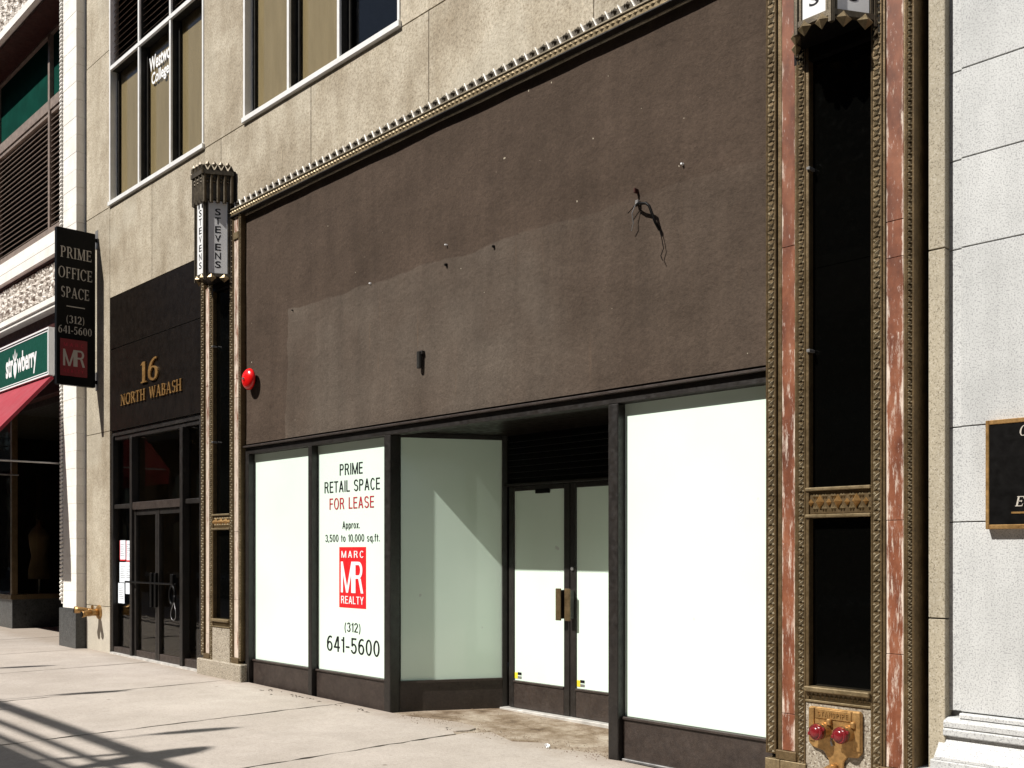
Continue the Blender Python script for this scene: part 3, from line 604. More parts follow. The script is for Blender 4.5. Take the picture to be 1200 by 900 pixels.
def pilaster():
    X = -3.72; F = -.05; G = thing('pilaster', (X, 0, 0), parent=OB)
    def b(n, o0, o1, y0, z0, z1, m, bev=.003, y1=.12, lab=None): return box(n, X+o0, X+o1, y0, y1, z0, z1, M[m], G, bev, label=lab)
    ZT = 5.51; Z0 = .27
    b('backing', .0, .99, .125, -.1, ZT, 'dark', 0, .149); b('backing', .002, .315, .02, -.1, ZT, 'dark', 0, .119); b('backing', .735, .99, .02, -.1, ZT, 'dark', 0, .119)
    b('side_return', .992, 1.004, F, .3, ZT, 'orn_plain', .002, .15)
    for (a, c, z0) in ((.002, .075, Z0), (.23, .29, .40), (.735, .805, .40), (.955, 1.0, Z0)):
        b('border', a, c, F+.004, z0 if a in (.002, .955) else -.0, ZT, 'orn_plain', .002)
        mb = MB(); band(mb, X+a+.006, X+c-.006, Z0 if a in (.002, .955) else .0, ZT-.01, F+.003); mb.build('guilloche', M['guil'], G, kind='stuff')
        mb = MB(); mb.tube([(X+a+.004, F+.004, .27), (X+a+.004, F+.004, ZT)], .006, 6).tube([(X+c-.004, F+.004, .27), (X+c-.004, F+.004, ZT)], .006, 6); mb.build('bead', M['orn_plain'], G)
    b('edge_strip', .078, .110, F+.018, Z0, ZT, 'orn_plain'); b('edge_strip', .212, .228, F+.002, Z0, ZT, 'orn_plain')
    b('edge_strip', .807, .823, F+.006, Z0, ZT, 'orn_plain'); b('edge_strip', .937, .953, F+.002, Z0, ZT, 'orn_plain')
    for (a, c, cuts) in ((.114, .209, (Z0+.03, .54, 3.57, ZT)), (.827, .934, (Z0+.03, .98, 1.78, 3.35, 3.57, ZT))):
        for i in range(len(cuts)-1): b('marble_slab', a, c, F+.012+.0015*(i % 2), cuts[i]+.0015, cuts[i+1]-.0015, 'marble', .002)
    # cross band near the top, small foot caps
    for (a, c) in ((.114, .209), (.827, .934)):
        b('cross_band', a-.002, c+.002, F-.004, 5.205, 5.29, 'orn', .004); b('foot_cap', a-.036, c+.02, F-.008, Z0-.03, Z0+.03, 'orn_plain', .004)
    for a, c in ((.0, .112), (.112, .30), (.73, .83), (.83, 1.006)): b('foot_block', a+.001, c-.001, F-.012, .0, Z0-.032, 'orn', .004)
    b('channel', .293, .316, F+.0, .64, ZT, 'orn_plain'); 
    b('black_glass_panel', .318, .733, .0, 2.005, 3.398, 'bglass', 0); b('black_glass_panel', .318, .733, .0, 3.402, ZT, 'bglass', 0); b('black_glass_panel', .318, .733, .0, .74, 1.80, 'bglass', 0)
    # ornamented cross bars with lozenges
    b('cross_bar', .292, .735, F+.012, 1.83, 1.975, 'orn_plain', .003)
    b('cross_bar_lip', .292, .735, F-.012, 1.976, 1.998, 'orn', .005, -.0); b('cross_bar_lip', .292, .735, F-.012, 1.806, 1.828, 'orn', .005, -.0)
    for k in range(7):
        big = k % 2; mb = MB(); cx = X+.325+k*.062
        mb.pyr((cx, F+.011, 1.902+(.004 if big else 0)), (1, 0, 0), (0, 0, 1), (0, -1, 0), .030 if big else .020, .048 if big else .026, .042 if big else .028); mb.build('lozenge', M['brass'], G)
        mb = MB()
        for s_ in (-1, 1): mb.pyr((cx+s_*.022, F+.011, 1.902-.038), (1, 0, 0), (0, 0, 1), (0, -1, 0), .012, .02, .014); mb.pyr((cx+s_*.022, F+.011, 1.902+.04), (1, 0, 0), (0, 0, 1), (0, -1, 0), .012, .018, .014)
        mb.build('small_leaf', M['orn'], G)
    b('sill_bar', .292, .735, F-.03, .705, .738, 'orn', .006, -.0); b('sill_bar', .292, .735, F+.012, .655, .703, 'orn', .003); b('sill_bar', .292, .735, F-.006, .637, .652, 'orn', .003, .0)
    mb = MB()
    for k in range(14): mb.pyr((X+.31+k*.0315, F+.011, .679), (1, 0, 0), (0, 0, 1), (0, -1, 0), .014, .02, .012)
    mb.build('sill_leaf', M['orn'], G, kind='stuff')
    b('stone_panel', .292, .733, F+.004, -.05, .634, 'base_granite', .003)
    for z in (4.02, 2.86): 
        box('clip', X+.305, X+.33, F-.014, .02, z, z+.02, M['steel'], G, .003)
    return G
PR = pilaster()
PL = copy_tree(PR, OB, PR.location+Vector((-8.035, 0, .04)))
box('base_stone', -11.80, -10.70, -.085, .12, -.06, .275, M['base_granite'], OB, .012)

# shop front
SF = thing('shop_front', (-7.2, 0, 0), parent=OB)
def fb(n, x0, x1, y0, y1, z0, z1, m='frame', bev=.004, **k): return box(n, x0, x1, y0, y1, z0, z1, M[m], SF, bev, **k)
fb('head_rail', -10.735, -3.725, .03, .119, 2.812, 2.834, 'dark', 0)
fb('head_rail', -10.735, -3.725, -.035, .119, 2.790, 2.811, 'kick'); fb('head_rail', -10.735, -3.725, .0, .119, 2.715, 2.789)
fb('jamb', -10.735, -10.66, .0, .119, .0, 2.714)
fb('mullion', -9.385, -9.315, .0, .119, .0, 2.714)
fb('post', -8.02, -7.92, -.002, .119, .0, 2.713, bev=.006); fb('post', -5.14, -5.04, -.002, .119, -.02, 2.713, bev=.006)
for a, b_ in ((-10.658, -9.387), (-9.313, -8.022), (-5.038, -3.725)):
    fb('display_pane', a, b_, .080, .118, .34, 2.713, 'display', 0)
    fb('kick_plate', a, b_, .055, .119, .02, .315, 'kick'); fb('kick_rail', a, b_, .040, .119, .316, .338, 'kick')
    fb('sill_strip', a, b_, .035, .119, .0, .022, 'steel')
def splay(x0, y0, x1, y1, nsign):
    d = Vector((x1-x0, y1-y0, 0)); L = d.length; d /= L; nn = Vector((-d.y, d.x, 0))*nsign    # nn points away from the doorway
    def sb(n, a, c, t0, t1, z0, z1, m):
        P = [Vector((x0, y0, 0))+d*a+nn*t0, Vector((x0, y0, 0))+d*c+nn*t0, Vector((x0, y0, 0))+d*c+nn*t1, Vector((x0, y0, 0))+d*a+nn*t1]
        return MB().prism([(p.x, p.y) for p in P], z0, z1).build(n, M[m], SF)
    sb('display_pane', .01, L-.03, .02, .05, .33, 2.70, 'display'); sb('kick_plate', .0, L-.03, .0, .05, .0, .305, 'kick'); sb('kick_rail', .0, L-.03, -.012, .05, .306, .33, 'kick')
    sb('head_rail', .0, L-.03, .0, .05, 2.70, 2.74, 'frame'); sb('jamb', L-.03, L+.02, -.01, .06, .0, 2.74, 'frame'); sb('back_wall', 0, L, .06, .12, 0, 2.8, 'dark')
splay(-7.92, .12, -7.42, 1.05, 1); splay(-5.14, .12, -5.64, 1.05, -1)
fb('doorway_ceiling', -8.1, -4.95, .12, 1.35, 2.742, 2.80, 'black_stone', 0)
fb('transom_panel', -7.40, -5.66, 1.07, 1.2, 2.26, 2.74, 'black', 0)
for k in range(7): fb('transom_slat', -7.38, -5.68, 1.045, 1.07, 2.31+k*.06, 2.332+k*.06, 'black', .002)
fb('door_head', -7.40, -5.66, 1.03, 1.12, 2.235, 2.262); fb('back_wall', -7.45, -5.6, 1.2, 1.25, -.1, 2.8, 'dark', 0)
fb('threshold', -7.42, -5.66, .97, 1.12, -.0, .045, 'sillm')
for k, (a, b_) in enumerate(((-7.365, -6.537), (-6.527, -5.70))):
    D_ = thing('glass_door', ((a+b_)/2, 1.07, 0), parent=SF)
    def db(n, x0, x1, z0, z1, y0=1.045, y1=1.095, m='frame', bev=.004): return box(n, x0, x1, y0, y1, z0, z1, M[m], D_, bev)
    db('stile', a, a+.072, .05, 2.232); db('stile', b_-.072, b_, .05, 2.232); db('rail', a+.073, b_-.073, 2.185, 2.232)
    db('kick_plate', a+.073, b_-.073, .05, .295, m='kick'); db('rail', a+.073, b_-.073, .296, .318, 1.035, m='kick')
    db('pane', a+.073, b_-.073, .319, 2.184, 1.06, 1.09, 'display', 0)
    hx = b_-.055 if k == 0 else a+.05
    db('handle', hx-.05, hx+.018 if k == 0 else hx+.02, .945, 1.245, .965, .980, 'orn_plain'); db('handle_bracket', hx-.015, hx+.01, .96, 1.23, .981, 1.044, 'frame')
    if k == 1:
        mb = MB(); mb.tube([(-6.49, 1.044, 1.43), (-6.49, 1.03, 1.43)], .017, 14); mb.build('lock', M['steel'], D_)
    if k == 0: db('closer', -6.98, -6.80, 2.15, 2.19, 1.03, 1.06, 'black')
for x in (-7.27, -6.43):
    t_ = thing('warning_sticker', (x, 1.058, .36), ('yellow and black sticker in the bottom corner of the left shop door' if x < -7 else 'yellow and black sticker in the bottom corner of the right shop door'), 'sticker', 'stickers on the shop doors')
    box('backing', x-.02, x+.02, 1.0575, 1.0595, .335, .395, M['yellow'], t_); box('print', x+.022, x+.075, 1.0560, 1.0573, .34, .362, M['skin'], t_); box('print', x+.022, x+.075, 1.0560, 1.0573, .375, .40, M['letter'], t_)

# for-lease lettering on the second pane
LS = thing('lease_sign', (-8.67, .08, .5), 'for lease advert in black and red print on the second whited shop window', 'sign')
fr = frame_f(.080)
sans('PRIME', fr, -8.90, -8.49, 2.378, 2.495, M['letter'], LS)
sans('RETAIL SPACE', fr, -9.185, -8.195, 2.205, 2.322, M['letter'], LS)
sans('FOR LEASE', fr, -9.09, -8.295, 2.028, 2.145, M['redtext'], LS)
sans('Approx.', fr, -8.85, -8.54, 1.825, 1.90, M['letter'], LS)
sans('3,500 to 10,000 sq.ft.', fr, -9.17, -8.20, 1.69, 1.765, M['letter'], LS)
LG = box('logo', -8.91, -8.43, .0785, .0797, 1.01, 1.635, M['redprint'], LS)
fr2 = frame_f(.0785)
sans('MARC', fr2, -8.865, -8.475, 1.525, 1.595, M['white'], LG, gap=.3)
sans('MR', fr2, -8.875, -8.475, 1.165, 1.485, M['white'], LG, gap=.0)
sans('REALTY', fr2, -8.87, -8.47, 1.052, 1.13, M['white'], LG)
sans('(312)', fr, -8.81, -8.53, .765, .86, M['letter'], LS)
sans('641-5600', fr, -9.14, -8.20, .545, .705, M['letter'], LS)

# lanterns with STEVENS on every face
def lantern():
    cx = -3.22; Y0 = -.05; a = .122; h = .265; wb = .272
    L = thing('lantern_sign', (cx, Y0, 4.73), 'bronze lantern with white letter panels on the near right pilaster, cut by the top edge', 'lantern', 'bronze letter lanterns on the pilasters')
    def P(sc, hh=None): return [(cx-wb*sc, Y0), (cx-a*sc, Y0-h*sc), (cx+a*sc, Y0-h*sc), (cx+wb*sc, Y0)]
    MB().prism(P(.90), 4.80, 5.72).build('core', M['black'], L)
    faces = [(P(1)[i], P(1)[i+1]) for i in range(3)]
    for fi, (p, q) in enumerate(faces):
        p = Vector((*p, 0)); q = Vector((*q, 0)); d = q-p; w = d.length; d /= w; nn = Vector((d.y, -d.x, 0))
        def loc(s, t, dd): v = p+d*s+nn*dd; return (v.x, v.y, t)
        def slabb(n_, s0, s1, z0, z1, d0, d1, m, par=L):
            return MB().add([loc(s, t, dd) for t in (z0, z1) for (s, dd) in ((s0, d0), (s1, d0), (s1, d1), (s0, d1))], [(0, 3, 2, 1), (4, 5, 6, 7), (0, 1, 5, 4), (1, 2, 6, 5), (2, 3, 7, 6), (3, 0, 4, 7)]).build(n_, M[m], par)
        pan = slabb('letter_panel', .045, w-.045, 4.84, 5.69, -.022, -.010, 'opal')
        mb = MB()
        for k, ch in enumerate('STEVENS'):
            mb = MB(); v, f = text_mesh(ch, offset=.012); zc = 5.56-k*.103; hw = .033
            fl_ = lambda s, t, dd: loc(s, t, dd)
            lay(v, f, fl_, w/2-hw, w/2+hw, zc-.04, zc+.04, -.0098, -.0088, mb); mb.build('letter', M['letter'], pan)
        slabb('corner_bar', .0, .018, 4.76, 5.70, -.02, .008, 'lantern'); slabb('corner_bar', .026, .040, 4.80, 5.70, -.02, .000, 'lantern'); slabb('corner_bar', w-.018, w, 4.76, 5.70, -.02, .008, 'lantern'); slabb('corner_bar', w-.040, w-.026, 4.80, 5.70, -.02, .0, 'lantern')
        slabb('foot_rail', .0, w, 4.80, 4.835, -.03, .004, 'lantern')
        for k in range(2):                     # hanging lozenges at the foot
            s = w*(.26+.48*k); mb = MB(); c = Vector(loc(s, 4.785, .0)); mb.pyr(c, d, (0, 0, 1), nn, w*.19, .052, .030)
            mb.add([c+d*w*.19, c+Vector((0, 0, .052)), c-d*w*.19, c-Vector((0, 0, .052)), c-nn*.03], [(0, 1, 4), (1, 2, 4), (2, 3, 4), (3, 0, 4)]); mb.build('lozenge', M['orn'], L)
        # crown: vertical ribs, small lozenge leaves, notched rim
        slabb('crown_wall', -.012, w+.012, 5.70, 6.00, -.02, .016, 'lantern')
        nr = 4 if fi != 1 else 3
        for k in range(nr+1):
            s = w*k/nr; mb = MB(); c0 = Vector(loc(s, 0, .016)); e = w*.06+.006
            mb.add([c0-d*e+Vector((0, 0, 5.655)), c0+d*e+Vector((0, 0, 5.655)), c0+nn*.022+Vector((0, 0, 5.665)), c0-d*e+Vector((0, 0, 6.0)), c0+d*e+Vector((0, 0, 6.0)), c0+nn*.022+Vector((0, 0, 6.0))],
                   [(0, 1, 2), (0, 2, 5, 3), (1, 4, 5, 2), (3, 5, 4), (0, 3, 4, 1)]); mb.build('rib', M['lantern'], L)
        slabb('crown_rim', -.03, w+.03, 5.985, 6.035, -.02, .040, 'lantern')
        for k in range(nr):
            s = w*(k+.5)/nr; mb = MB(); c = Vector(loc(s, 6.098, .034)); mb.pyr(c, d, (0, 0, 1), nn, w/nr*.40, .042, .02); mb.pyr(c, d, (0, 0, 1), -nn, w/nr*.40, .042, .02); mb.build('crown_lozenge', M['lantern'], L)
            mb = MB()
            for zz in (5.94, 5.90): mb.pyr(Vector(loc(s, zz, .017)), d, (0, 0, 1), nn, w/nr*.26, .025, .018)
            mb.build('crown_leaf', M['lantern'], L)
        for k in range(nr+1):
            s = w*k/nr; mb = MB(); c0 = Vector(loc(s, 6.035, .034)); q_ = w/nr*.42
            mb.add([c0-d*q_, c0+d*q_, c0+Vector((0, 0, .065))+nn*.01, c0-d*q_-nn*.03, c0+d*q_-nn*.03, c0+Vector((0, 0, .065))-nn*.03], [(0, 1, 2), (3, 5, 4), (0, 2, 5, 3), (1, 4, 5, 2), (0, 3, 4, 1)]); mb.build('crown_point', M['lantern'], L)
    MB().prism(P(1.1), 6.00, 6.03).build('cap', M['lantern'], L)
    box('back_plate', cx-.29, cx+.29, -.049, .0, 4.72, 6.05, M['black'], L)
    return L
LR = lantern()
LL = copy_tree(LR, None, LR.location+Vector((-8.03, 0, .02)))
LL['label'] = 'whole bronze lantern with vertical STEVENS lettering above the lobby doors, left of the stucco'

# siamese fire connection on the right pilaster foot
SM = thing('siamese_connection', (-3.21, -.05, .45), 'brass fire department connection with two red caps on speckled stone', 'standpipe')
def cyl_y(mb, x, z, y0, y1, r0, r1, n=20): return mb.tube([(x, y0, z), (x, y1, z)], [r0, r1], n)
pl = [(-3.385, .615), (-3.045, .615), (-3.035, .60), (-3.035, .36), (-3.06, .33), (-3.13, .325), (-3.155, .29), (-3.17, .10), (-3.20, .07), (-3.235, .10), (-3.255, .29), (-3.29, .345), (-3.37, .36), (-3.395, .39), (-3.395, .60)]
mb = MB(); nn_ = len(pl); mb.add([(x, -.047, z) for x, z in pl]+[(x, -.072, z) for x, z in pl], [tuple(range(nn_)), tuple(range(nn_, 2*nn_))[::-1]]+[(i, (i+1) % nn_, nn_+(i+1) % nn_, nn_+i) for i in range(nn_)])
mb.build('plate', M['brass'], SM, .006)
box('name_tablet', -3.345, -3.10, -.079, -.071, .545, .605, M['brass'], SM, .003)
sans('STANDPIPE', frame_f(-.079), -3.325, -3.12, .562, .590, M['brass'], SM, gap=.25, depth=.004)
box('rim', -3.09, -3.04, -.083, -.071, .37, .61, M['brass'], SM, .004); box('rim', -3.385, -3.35, -.083, -.071, .40, .61, M['brass'], SM, .004)
for x in (-3.285, -3.125):
    z = .475; cyl_y(MB(), x, z, -.07, -.125, .052, .044).build('outlet', M['brass'], SM, smooth=False)
    c_ = MB(); c_.tube([(x-.006, -.120, z-.004), (x-.009, -.138, z-.004)], [.052, .052], 20); c_.build('collar', M['orn_plain'], SM)
    mb = MB(); mb.tube([(x-.009, -.138, z-.005), (x-.011, -.158, z-.007), (x-.012, -.162, z-.007)], [.052, .050, .044], 22); mb.build('cap_rim', M['capred'], SM)
    mb = MB(); mb.tube([(x-.012, -.160, z-.007), (x-.013, -.170, z-.008), (x-.0135, -.175, z-.008), (x-.014, -.177, z-.008)], [.038, .034, .020, .003], 22); o = mb.build('cap', M['capred'], SM, smooth=True)
    for t in (20, 200): mb = MB().box(x-.010+.052*math.cos(R(t))-.009, x-.010+.052*math.cos(R(t))+.009, -.155, -.140, z+.055*math.sin(R(t))-.010, z+.055*math.sin(R(t))+.010); mb.build('lug', M['capred'], SM, .003)
    box('clapper', x+.028, x+.056, -.10, -.07, z+.035, z+.075, M['brass'], SM, .006)
mb = MB(); mb.tube([(-3.215, -.07, .24), (-3.22, -.10, .24), (-3.235, -.14, .225), (-3.25, -.155, .19), (-3.255, -.16, .15)], [.034, .034, .033, .030, .034], 16); mb.build('drip_spout', M['brass'], SM, smooth=True)
mb = MB(); mb.tube([(-3.262, -.13, .232), (-3.30, -.145, .22)], [.008, .010], 8); mb.build('spigot_pin', M['brass'], SM)
mb = MB(); mb.tube([(-3.232, -.075, .44), (-3.230, -.085, .41), (-3.225, -.082, .385)], .006, 6); mb.build('chain', M['steel'], SM)

# brass hose outlet at the left corner
SP = thing('hose_outlet', (-15.10, 0, .70), 'brass twin hose outlet sticking out of the limestone beside the black plinth', 'standpipe')
z = .69
MB().tube([(-15.09, .01, z), (-15.09, -.018, z)], [.11, .10], 20).build('flange', M['brass'], SP)
MB().tube([(-15.09, -.018, z), (-15.10, -.09, z), (-15.12, -.15, z)], [.055, .052, .062], 16).build('body', M['brass'], SP, smooth=True)
MB().tube([(-15.11, -.13, z+.01), (-15.19, -.25, z+.035), (-15.22, -.30, z+.04)], [.05, .045, .055], 16).build('spout', M['brass'], SP, smooth=True)
MB().tube([(-15.09, -.13, z-.0), (-15.06, -.24, z-.02), (-15.06, -.26, z-.02)], [.05, .045, .052], 16).build('spout', M['brass'], SP, smooth=True)
MB().tube([(-15.06, -.262, z-.02), (-15.06, -.275, z-.02)], [.044, .040], 16).build('cap', M['black'], SP)
MB().tube([(-15.22, -.302, z+.04), (-15.228, -.318, z+.042)], [.048, .044], 16).build('cap', M['black'], SP)
MB().tube([(-15.1, -.1, z+.04), (-15.1, -.1, z+.10)], [.022, .018], 12).build('bonnet', M['brass'], SP)

# fire bell on the stucco
BL = thing('fire_bell', (-10.58, 0, 3.56), 'round red fire alarm bell on the brown stucco beside the left pilaster', 'bell')
def dome(x, z, ys, rs, n=28): return MB().tube([(x, y, z) for y in ys], rs, n)
dome(-10.545, 3.565, (.01, -.045), (.05, .05)).build('bracket', M['black'], BL)
dome(-10.545, 3.565, (-.045, -.060, -.085, -.105, -.120, -.128), (.122, .125, .112, .085, .048, .006)).build('gong', M['red'], BL, smooth=True)
dome(-10.545, 3.565, (-.126, -.142), (.014, .012), 12).build('nut', M['steel'], BL)

# torn conduit and wires, fixings and drill holes left on the stucco
CO = thing('broken_conduit', (-4.75, 0, 4.1), 'bent black conduit stub with dangling wires on the upper right of the stucco', 'conduit')
box('anchor', -4.86, -4.83, -.02, .012, 4.165, 4.20, M['steel'], CO, .004)
MB().tube([(-4.845, -.02, 4.16), (-4.80, -.05, 4.155), (-4.72, -.06, 4.135), (-4.695, -.055, 4.11), (-4.66, -.03, 3.99), (-4.635, -.01, 3.93)], .011, 8).build('pipe', M['black'], CO, smooth=True)
MB().tube([(-4.635, -.01, 3.93), (-4.615, -.012, 3.87), (-4.60, -.008, 3.79), (-4.622, -.012, 3.74), (-4.60, -.02, 3.70)], .0035, 5).build('wire', M['black'], CO)
MB().tube([(-4.845, -.03, 4.16), (-4.87, -.04, 4.10), (-4.865, -.03, 4.03), (-4.89, -.02, 3.98)], .0035, 5).build('wire', M['steel'], CO)
MB().tube([(-4.845, -.02, 4.17), (-4.92, -.03, 4.115)], .003, 5).build('wire', M['black'], CO)
box('anchor', -4.865, -4.85, -.03, .012, 4.255, 4.29, M['reddark'], CO, .003)
specs = [((434, 333), -8.25, 4.235, 'white topped screw stub in the stucco, leftmost of the old fixings', .014), (0, -7.08, 4.18, 'dark rusty bolt hole with drip stain in the middle of the stucco', .022), (0, -6.44, 4.205, 'dark round hole in the stucco right of the rusty bolt', .020),
         (0, -4.44, 4.36, 'small pale plug in the stucco above the broken conduit', .013), (0, -7.08, 4.36, 'small pale screw above the rusty bolt hole', .012), (0, -9.70, 4.22, 'tiny rusty screw at the far left end of the ghost sign line', .012)]
for _, x, z, lab, r_ in specs:
    mb = MB(); mb.tube([(x, .018, z), (x, -.012, z)], [r_*.75, r_*.5], 10)
    o = mb.build('wall_fixing', M['white'] if 'pale' in lab or 'white' in lab else M['black']); tag(o, lab, 'fixing', 'old fixings left in the stucco')
bx = thing('pipe_stub', (-7.44, -.01, 3.36), 'short grey pipe stub hanging on the lower stucco', 'pipe')
MB().tube([(-7.44, -.02, 3.44), (-7.44, -.02, 3.29)], .026, 12).build('pipe', M['dframe'], bx); box('bracket', -7.48, -7.40, -.02, .01, 3.42, 3.45, M['frame'], bx)

# blade sign
BS = thing('blade_sign', (-15.15, -.3, 4.0), 'black hanging office space sign with tan letters and red logo square', 'sign')
box('board', -15.20, -15.12, -.60, -.045, 4.0, 6.27, M['black'], BS, .006)
f3 = frame_side(-15.12)
serif('PRIME', f3, -.545, -.105, 5.84, 6.00, M['signtext'], BS); serif('OFFICE', f3, -.575, -.095, 5.545, 5.705, M['signtext'], BS); serif('SPACE', f3, -.535, -.14, 5.265, 5.42, M['signtext'], BS)
box('rule', -15.12, -15.117, -.46, -.20, 5.135, 5.148, M['signtext'], BS)
serif('(312)', f3, -.46, -.21, 4.90, 5.01, M['signtext'], BS); serif('641-5600', f3, -.575, -.10, 4.745, 4.855, M['signtext'], BS)
lg = box('logo', -15.12, -15.117, -.55, -.165, 4.13, 4.665, M['signred'], BS)
f4 = frame_side(-15.117)
sans('MR', f4, -.51, -.20, 4.275, 4.515, M['signtext'], lg, gap=0)
sans('MARC', f4, -.50, -.22, 4.56, 4.61, M['redtext'], lg, gap=.6); sans('REALTY', f4, -.50, -.22, 4.18, 4.23, M['redtext'], lg, gap=.4)
for z in (6.16, 4.06):
    box('bracket_arm', -15.175, -15.145, -.046, -.004, z, z+.05, M['black'], BS)
    box('wall_plate', -15.225, -15.13, -.008, .0, z-.09, z+.18, M['steel'], BS, .002)

# notices in the lobby sidelight, cable lock on the doors
for k, (x0, x1, z0, z1, lab) in enumerate(((-14.56, -14.36, 1.45, 1.745, 'top left white notice with red edge taped inside the lobby glass'), (-14.335, -14.18, 1.44, 1.74, 'top right white notice with red edge taped inside the lobby glass'),
        (-14.56, -14.34, 1.14, 1.43, 'middle left white notice taped inside the lobby glass'), (-14.345, -14.17, .98, 1.435, 'tall bluish notice at the right of the taped lobby notices'), (-14.60, -14.38, .84, 1.13, 'lowest white notice taped inside the lobby glass'))):
    t_ = thing('notice', (x0, .09, z0), lab, 'notice', 'paper notices on the lobby glass'); yy = .088-.0015*k
    box('sheet', x0, x1, yy, yy+.0008, z0, z1, M['paper'], t_)
    if k < 2:
        for (a, b_, c, d) in ((x0, x1, z0, z0+.02), (x0, x0+.015, z0, z1)): box('border', a, b_, yy-.0008-.0002*(c == z0), yy-.0004, c, d, M['redprint'], t_)
    mb = MB()
    for q in range(7): mb.box(x0+.03, x1-.03-.04*(q % 3 == 1), yy-.0007, yy-.0003, z1-.06-q*.027, z1-.054-q*.027)
    mb.build('print', M['skin'], t_)
CL = thing('cable_lock', (-12.45, -.03, .9), 'black padlock with a looped white cable hanging on the right lobby door', 'lock')
mb = MB(); mb.tube([(-12.56+.075*math.cos(t), -.045, 1.02+.12*math.sin(t)) for t in [i*math.pi/9 for i in range(19)]], .017, 8); mb.build('shackle', M['black'], CL, smooth=True)
mb = MB(); mb.tube([(-12.50, -.05, .93), (-12.56, -.06, .83), (-12.58, -.06, .76), (-12.54, -.06, .71), (-12.48, -.06, .70), (-12.43, -.06, .74), (-12.43, -.06, .82), (-12.50, -.05, .93)], .0035, 6); mb.build('cable', M['steel'], CL, smooth=True)
box('lock_box', -12.63, -12.55, -.05, .0, 1.16, 1.29, M['black'], CL, .008)

# ------------------------------------------------------------------ white granite building on the right
GB = thing('granite_building', (0, .1, 0), 'white speckled granite building at the right edge with a moulded base', 'building')
rows = [.66, 1.765, 2.32, 3.36, 3.88, 4.40, 5.5, 6.6, 7.7, 8.8, 10, 12]
for i in range(len(rows)-1):
    box('granite_block', -2.617, -2.505, .112, .30, rows[i]+.003, rows[i+1]-.003, M['white_granite'], GB, .003)
    xe = [-2.5, -1.1, .4, 2, 4]; 
    for q in range(4): box('granite_block', xe[q]+.003 if q else -2.502, xe[q+1]-.003, .092 + (.0 if q else .0), .30, rows[i]+.003, rows[i+1]-.003, M['white_granite'], GB, .003)
box('joint_backing', -2.618, 4, .14, .31, -.1, 12, M['skin'], GB)
prf = [(.30, .655), (.092, .655), (.085, .635), (.085, .62)]
def mould(n, pts, x0): MB().prof(pts, x0, 4).build(n, M['white_granite'], GB)
mould('base_moulding', [(.3, .656), (.070, .656), (.060, .648), (.060, .628), (.3, .628)], -2.50)
mould('base_moulding', [(.3, .626), (.075, .626), (.055, .618), (.043, .600), (.043, .572), (.052, .566), (.3, .566)], -2.585)
mould('base_moulding', [(.3, .564), (.045, .564), (.038, .556), (.038, .525), (.046, .518), (.3, .518)], -2.585)
mould('base_moulding', [(.3, .512), (.070, .512), (.060, .49), (.035, .455), (.005, .42), (-.012, .40), (-.012, .385), (.3, .385)], -2.615)
mould('base_moulding', [(.3, .383), (-.010, .383), (-.020, .376), (-.020, .325), (-.012, .320), (.3, .320)], -2.635)
mould('base_moulding', [(.3, .318), (-.06, .318), (-.08, .30), (-.08, -.1), (.3, -.1)], -2.72)
MB().box(-2.6, 4, 5, 5.1, -.1, 12).box(-2.6, -2.5, .31, 5, -.1, 12).box(3.9, 4, .31, 5, -.1, 12).box(-2.6, 4, .1, 5.1, 12, 12.1).build('shell', M['white_granite'], GB)
PQ = thing('plaque', (-2.1, .05, 2.0), 'black plaque with tan metal border and italic letters, cut by the right edge', 'plaque')
# plate spans 0.63 m; only its left end is in view
x0, x1, z0, z1 = -2.345, -1.35, 1.72, 2.335
box('board', x0+.02, x1-.02, .047, .091, z0+.02, z1-.02, M['black'], PQ, .003)
for (a, b_, c, d) in ((x0, x0+.02, z0, z1), (x1-.02, x1, z0, z1), (x0+.0201, x1-.0201, z0, z0+.025), (x0+.0201, x1-.0201, z1-.025, z1)): box('border', a, b_, .042, .091, c, d, M['brass'], PQ, .003, label='tan bronze border')
f5 = frame_f(.047)
serif('C', f5, -2.16, -2.115, 2.235, 2.292, M['signtext'], PQ, slant=.22); serif('Ea', f5, -2.185, -2.10, 1.845, 1.90, M['signtext'], PQ, slant=.22)
box('rule', -2.205, -1.48, .044, .0469, 1.805, 1.815, M['gold'], PQ)

# ------------------------------------------------------------------ white terracotta building on the left
TB = thing('terracotta_building', (-19, 0, 0), 'white terracotta shop building at the left edge with green spandrel and louvers', 'building')
PT = thing('pilaster', (-15.9, -.14, 0), parent=TB)
z = .72; k = 0
while z < 12:
    h = .265
    box('terracotta_block', -16.17, -15.622, -.138+.0015*(k % 2), .2, z+.0012, z+h-.0012, M['cream'], PT, .002); z += h; k += 1
box('plinth', -16.29, -15.60, -.155, .2, -.05, .715, M['base_black'], PT, .004)
mb = MB()
z = .86
while z < 12:
    c = Vector((-16.205, -.150, z)); u_ = Vector((.85, 0, .53)).normalized(); mb.tube([c-u_*.046, c-u_*.028, c, c+u_*.028, c+u_*.046], [.008, .022, .029, .022, .008], 7); z += .062
mb.build('rope_moulding', M['cream'], PT, smooth=True, kind='stuff')
box('rope_backing', -16.25, -16.172, -.135, .2, .78, 12, M['cream'], PT)
X0 = -24.0; X1 = -16.26
fz = -.10
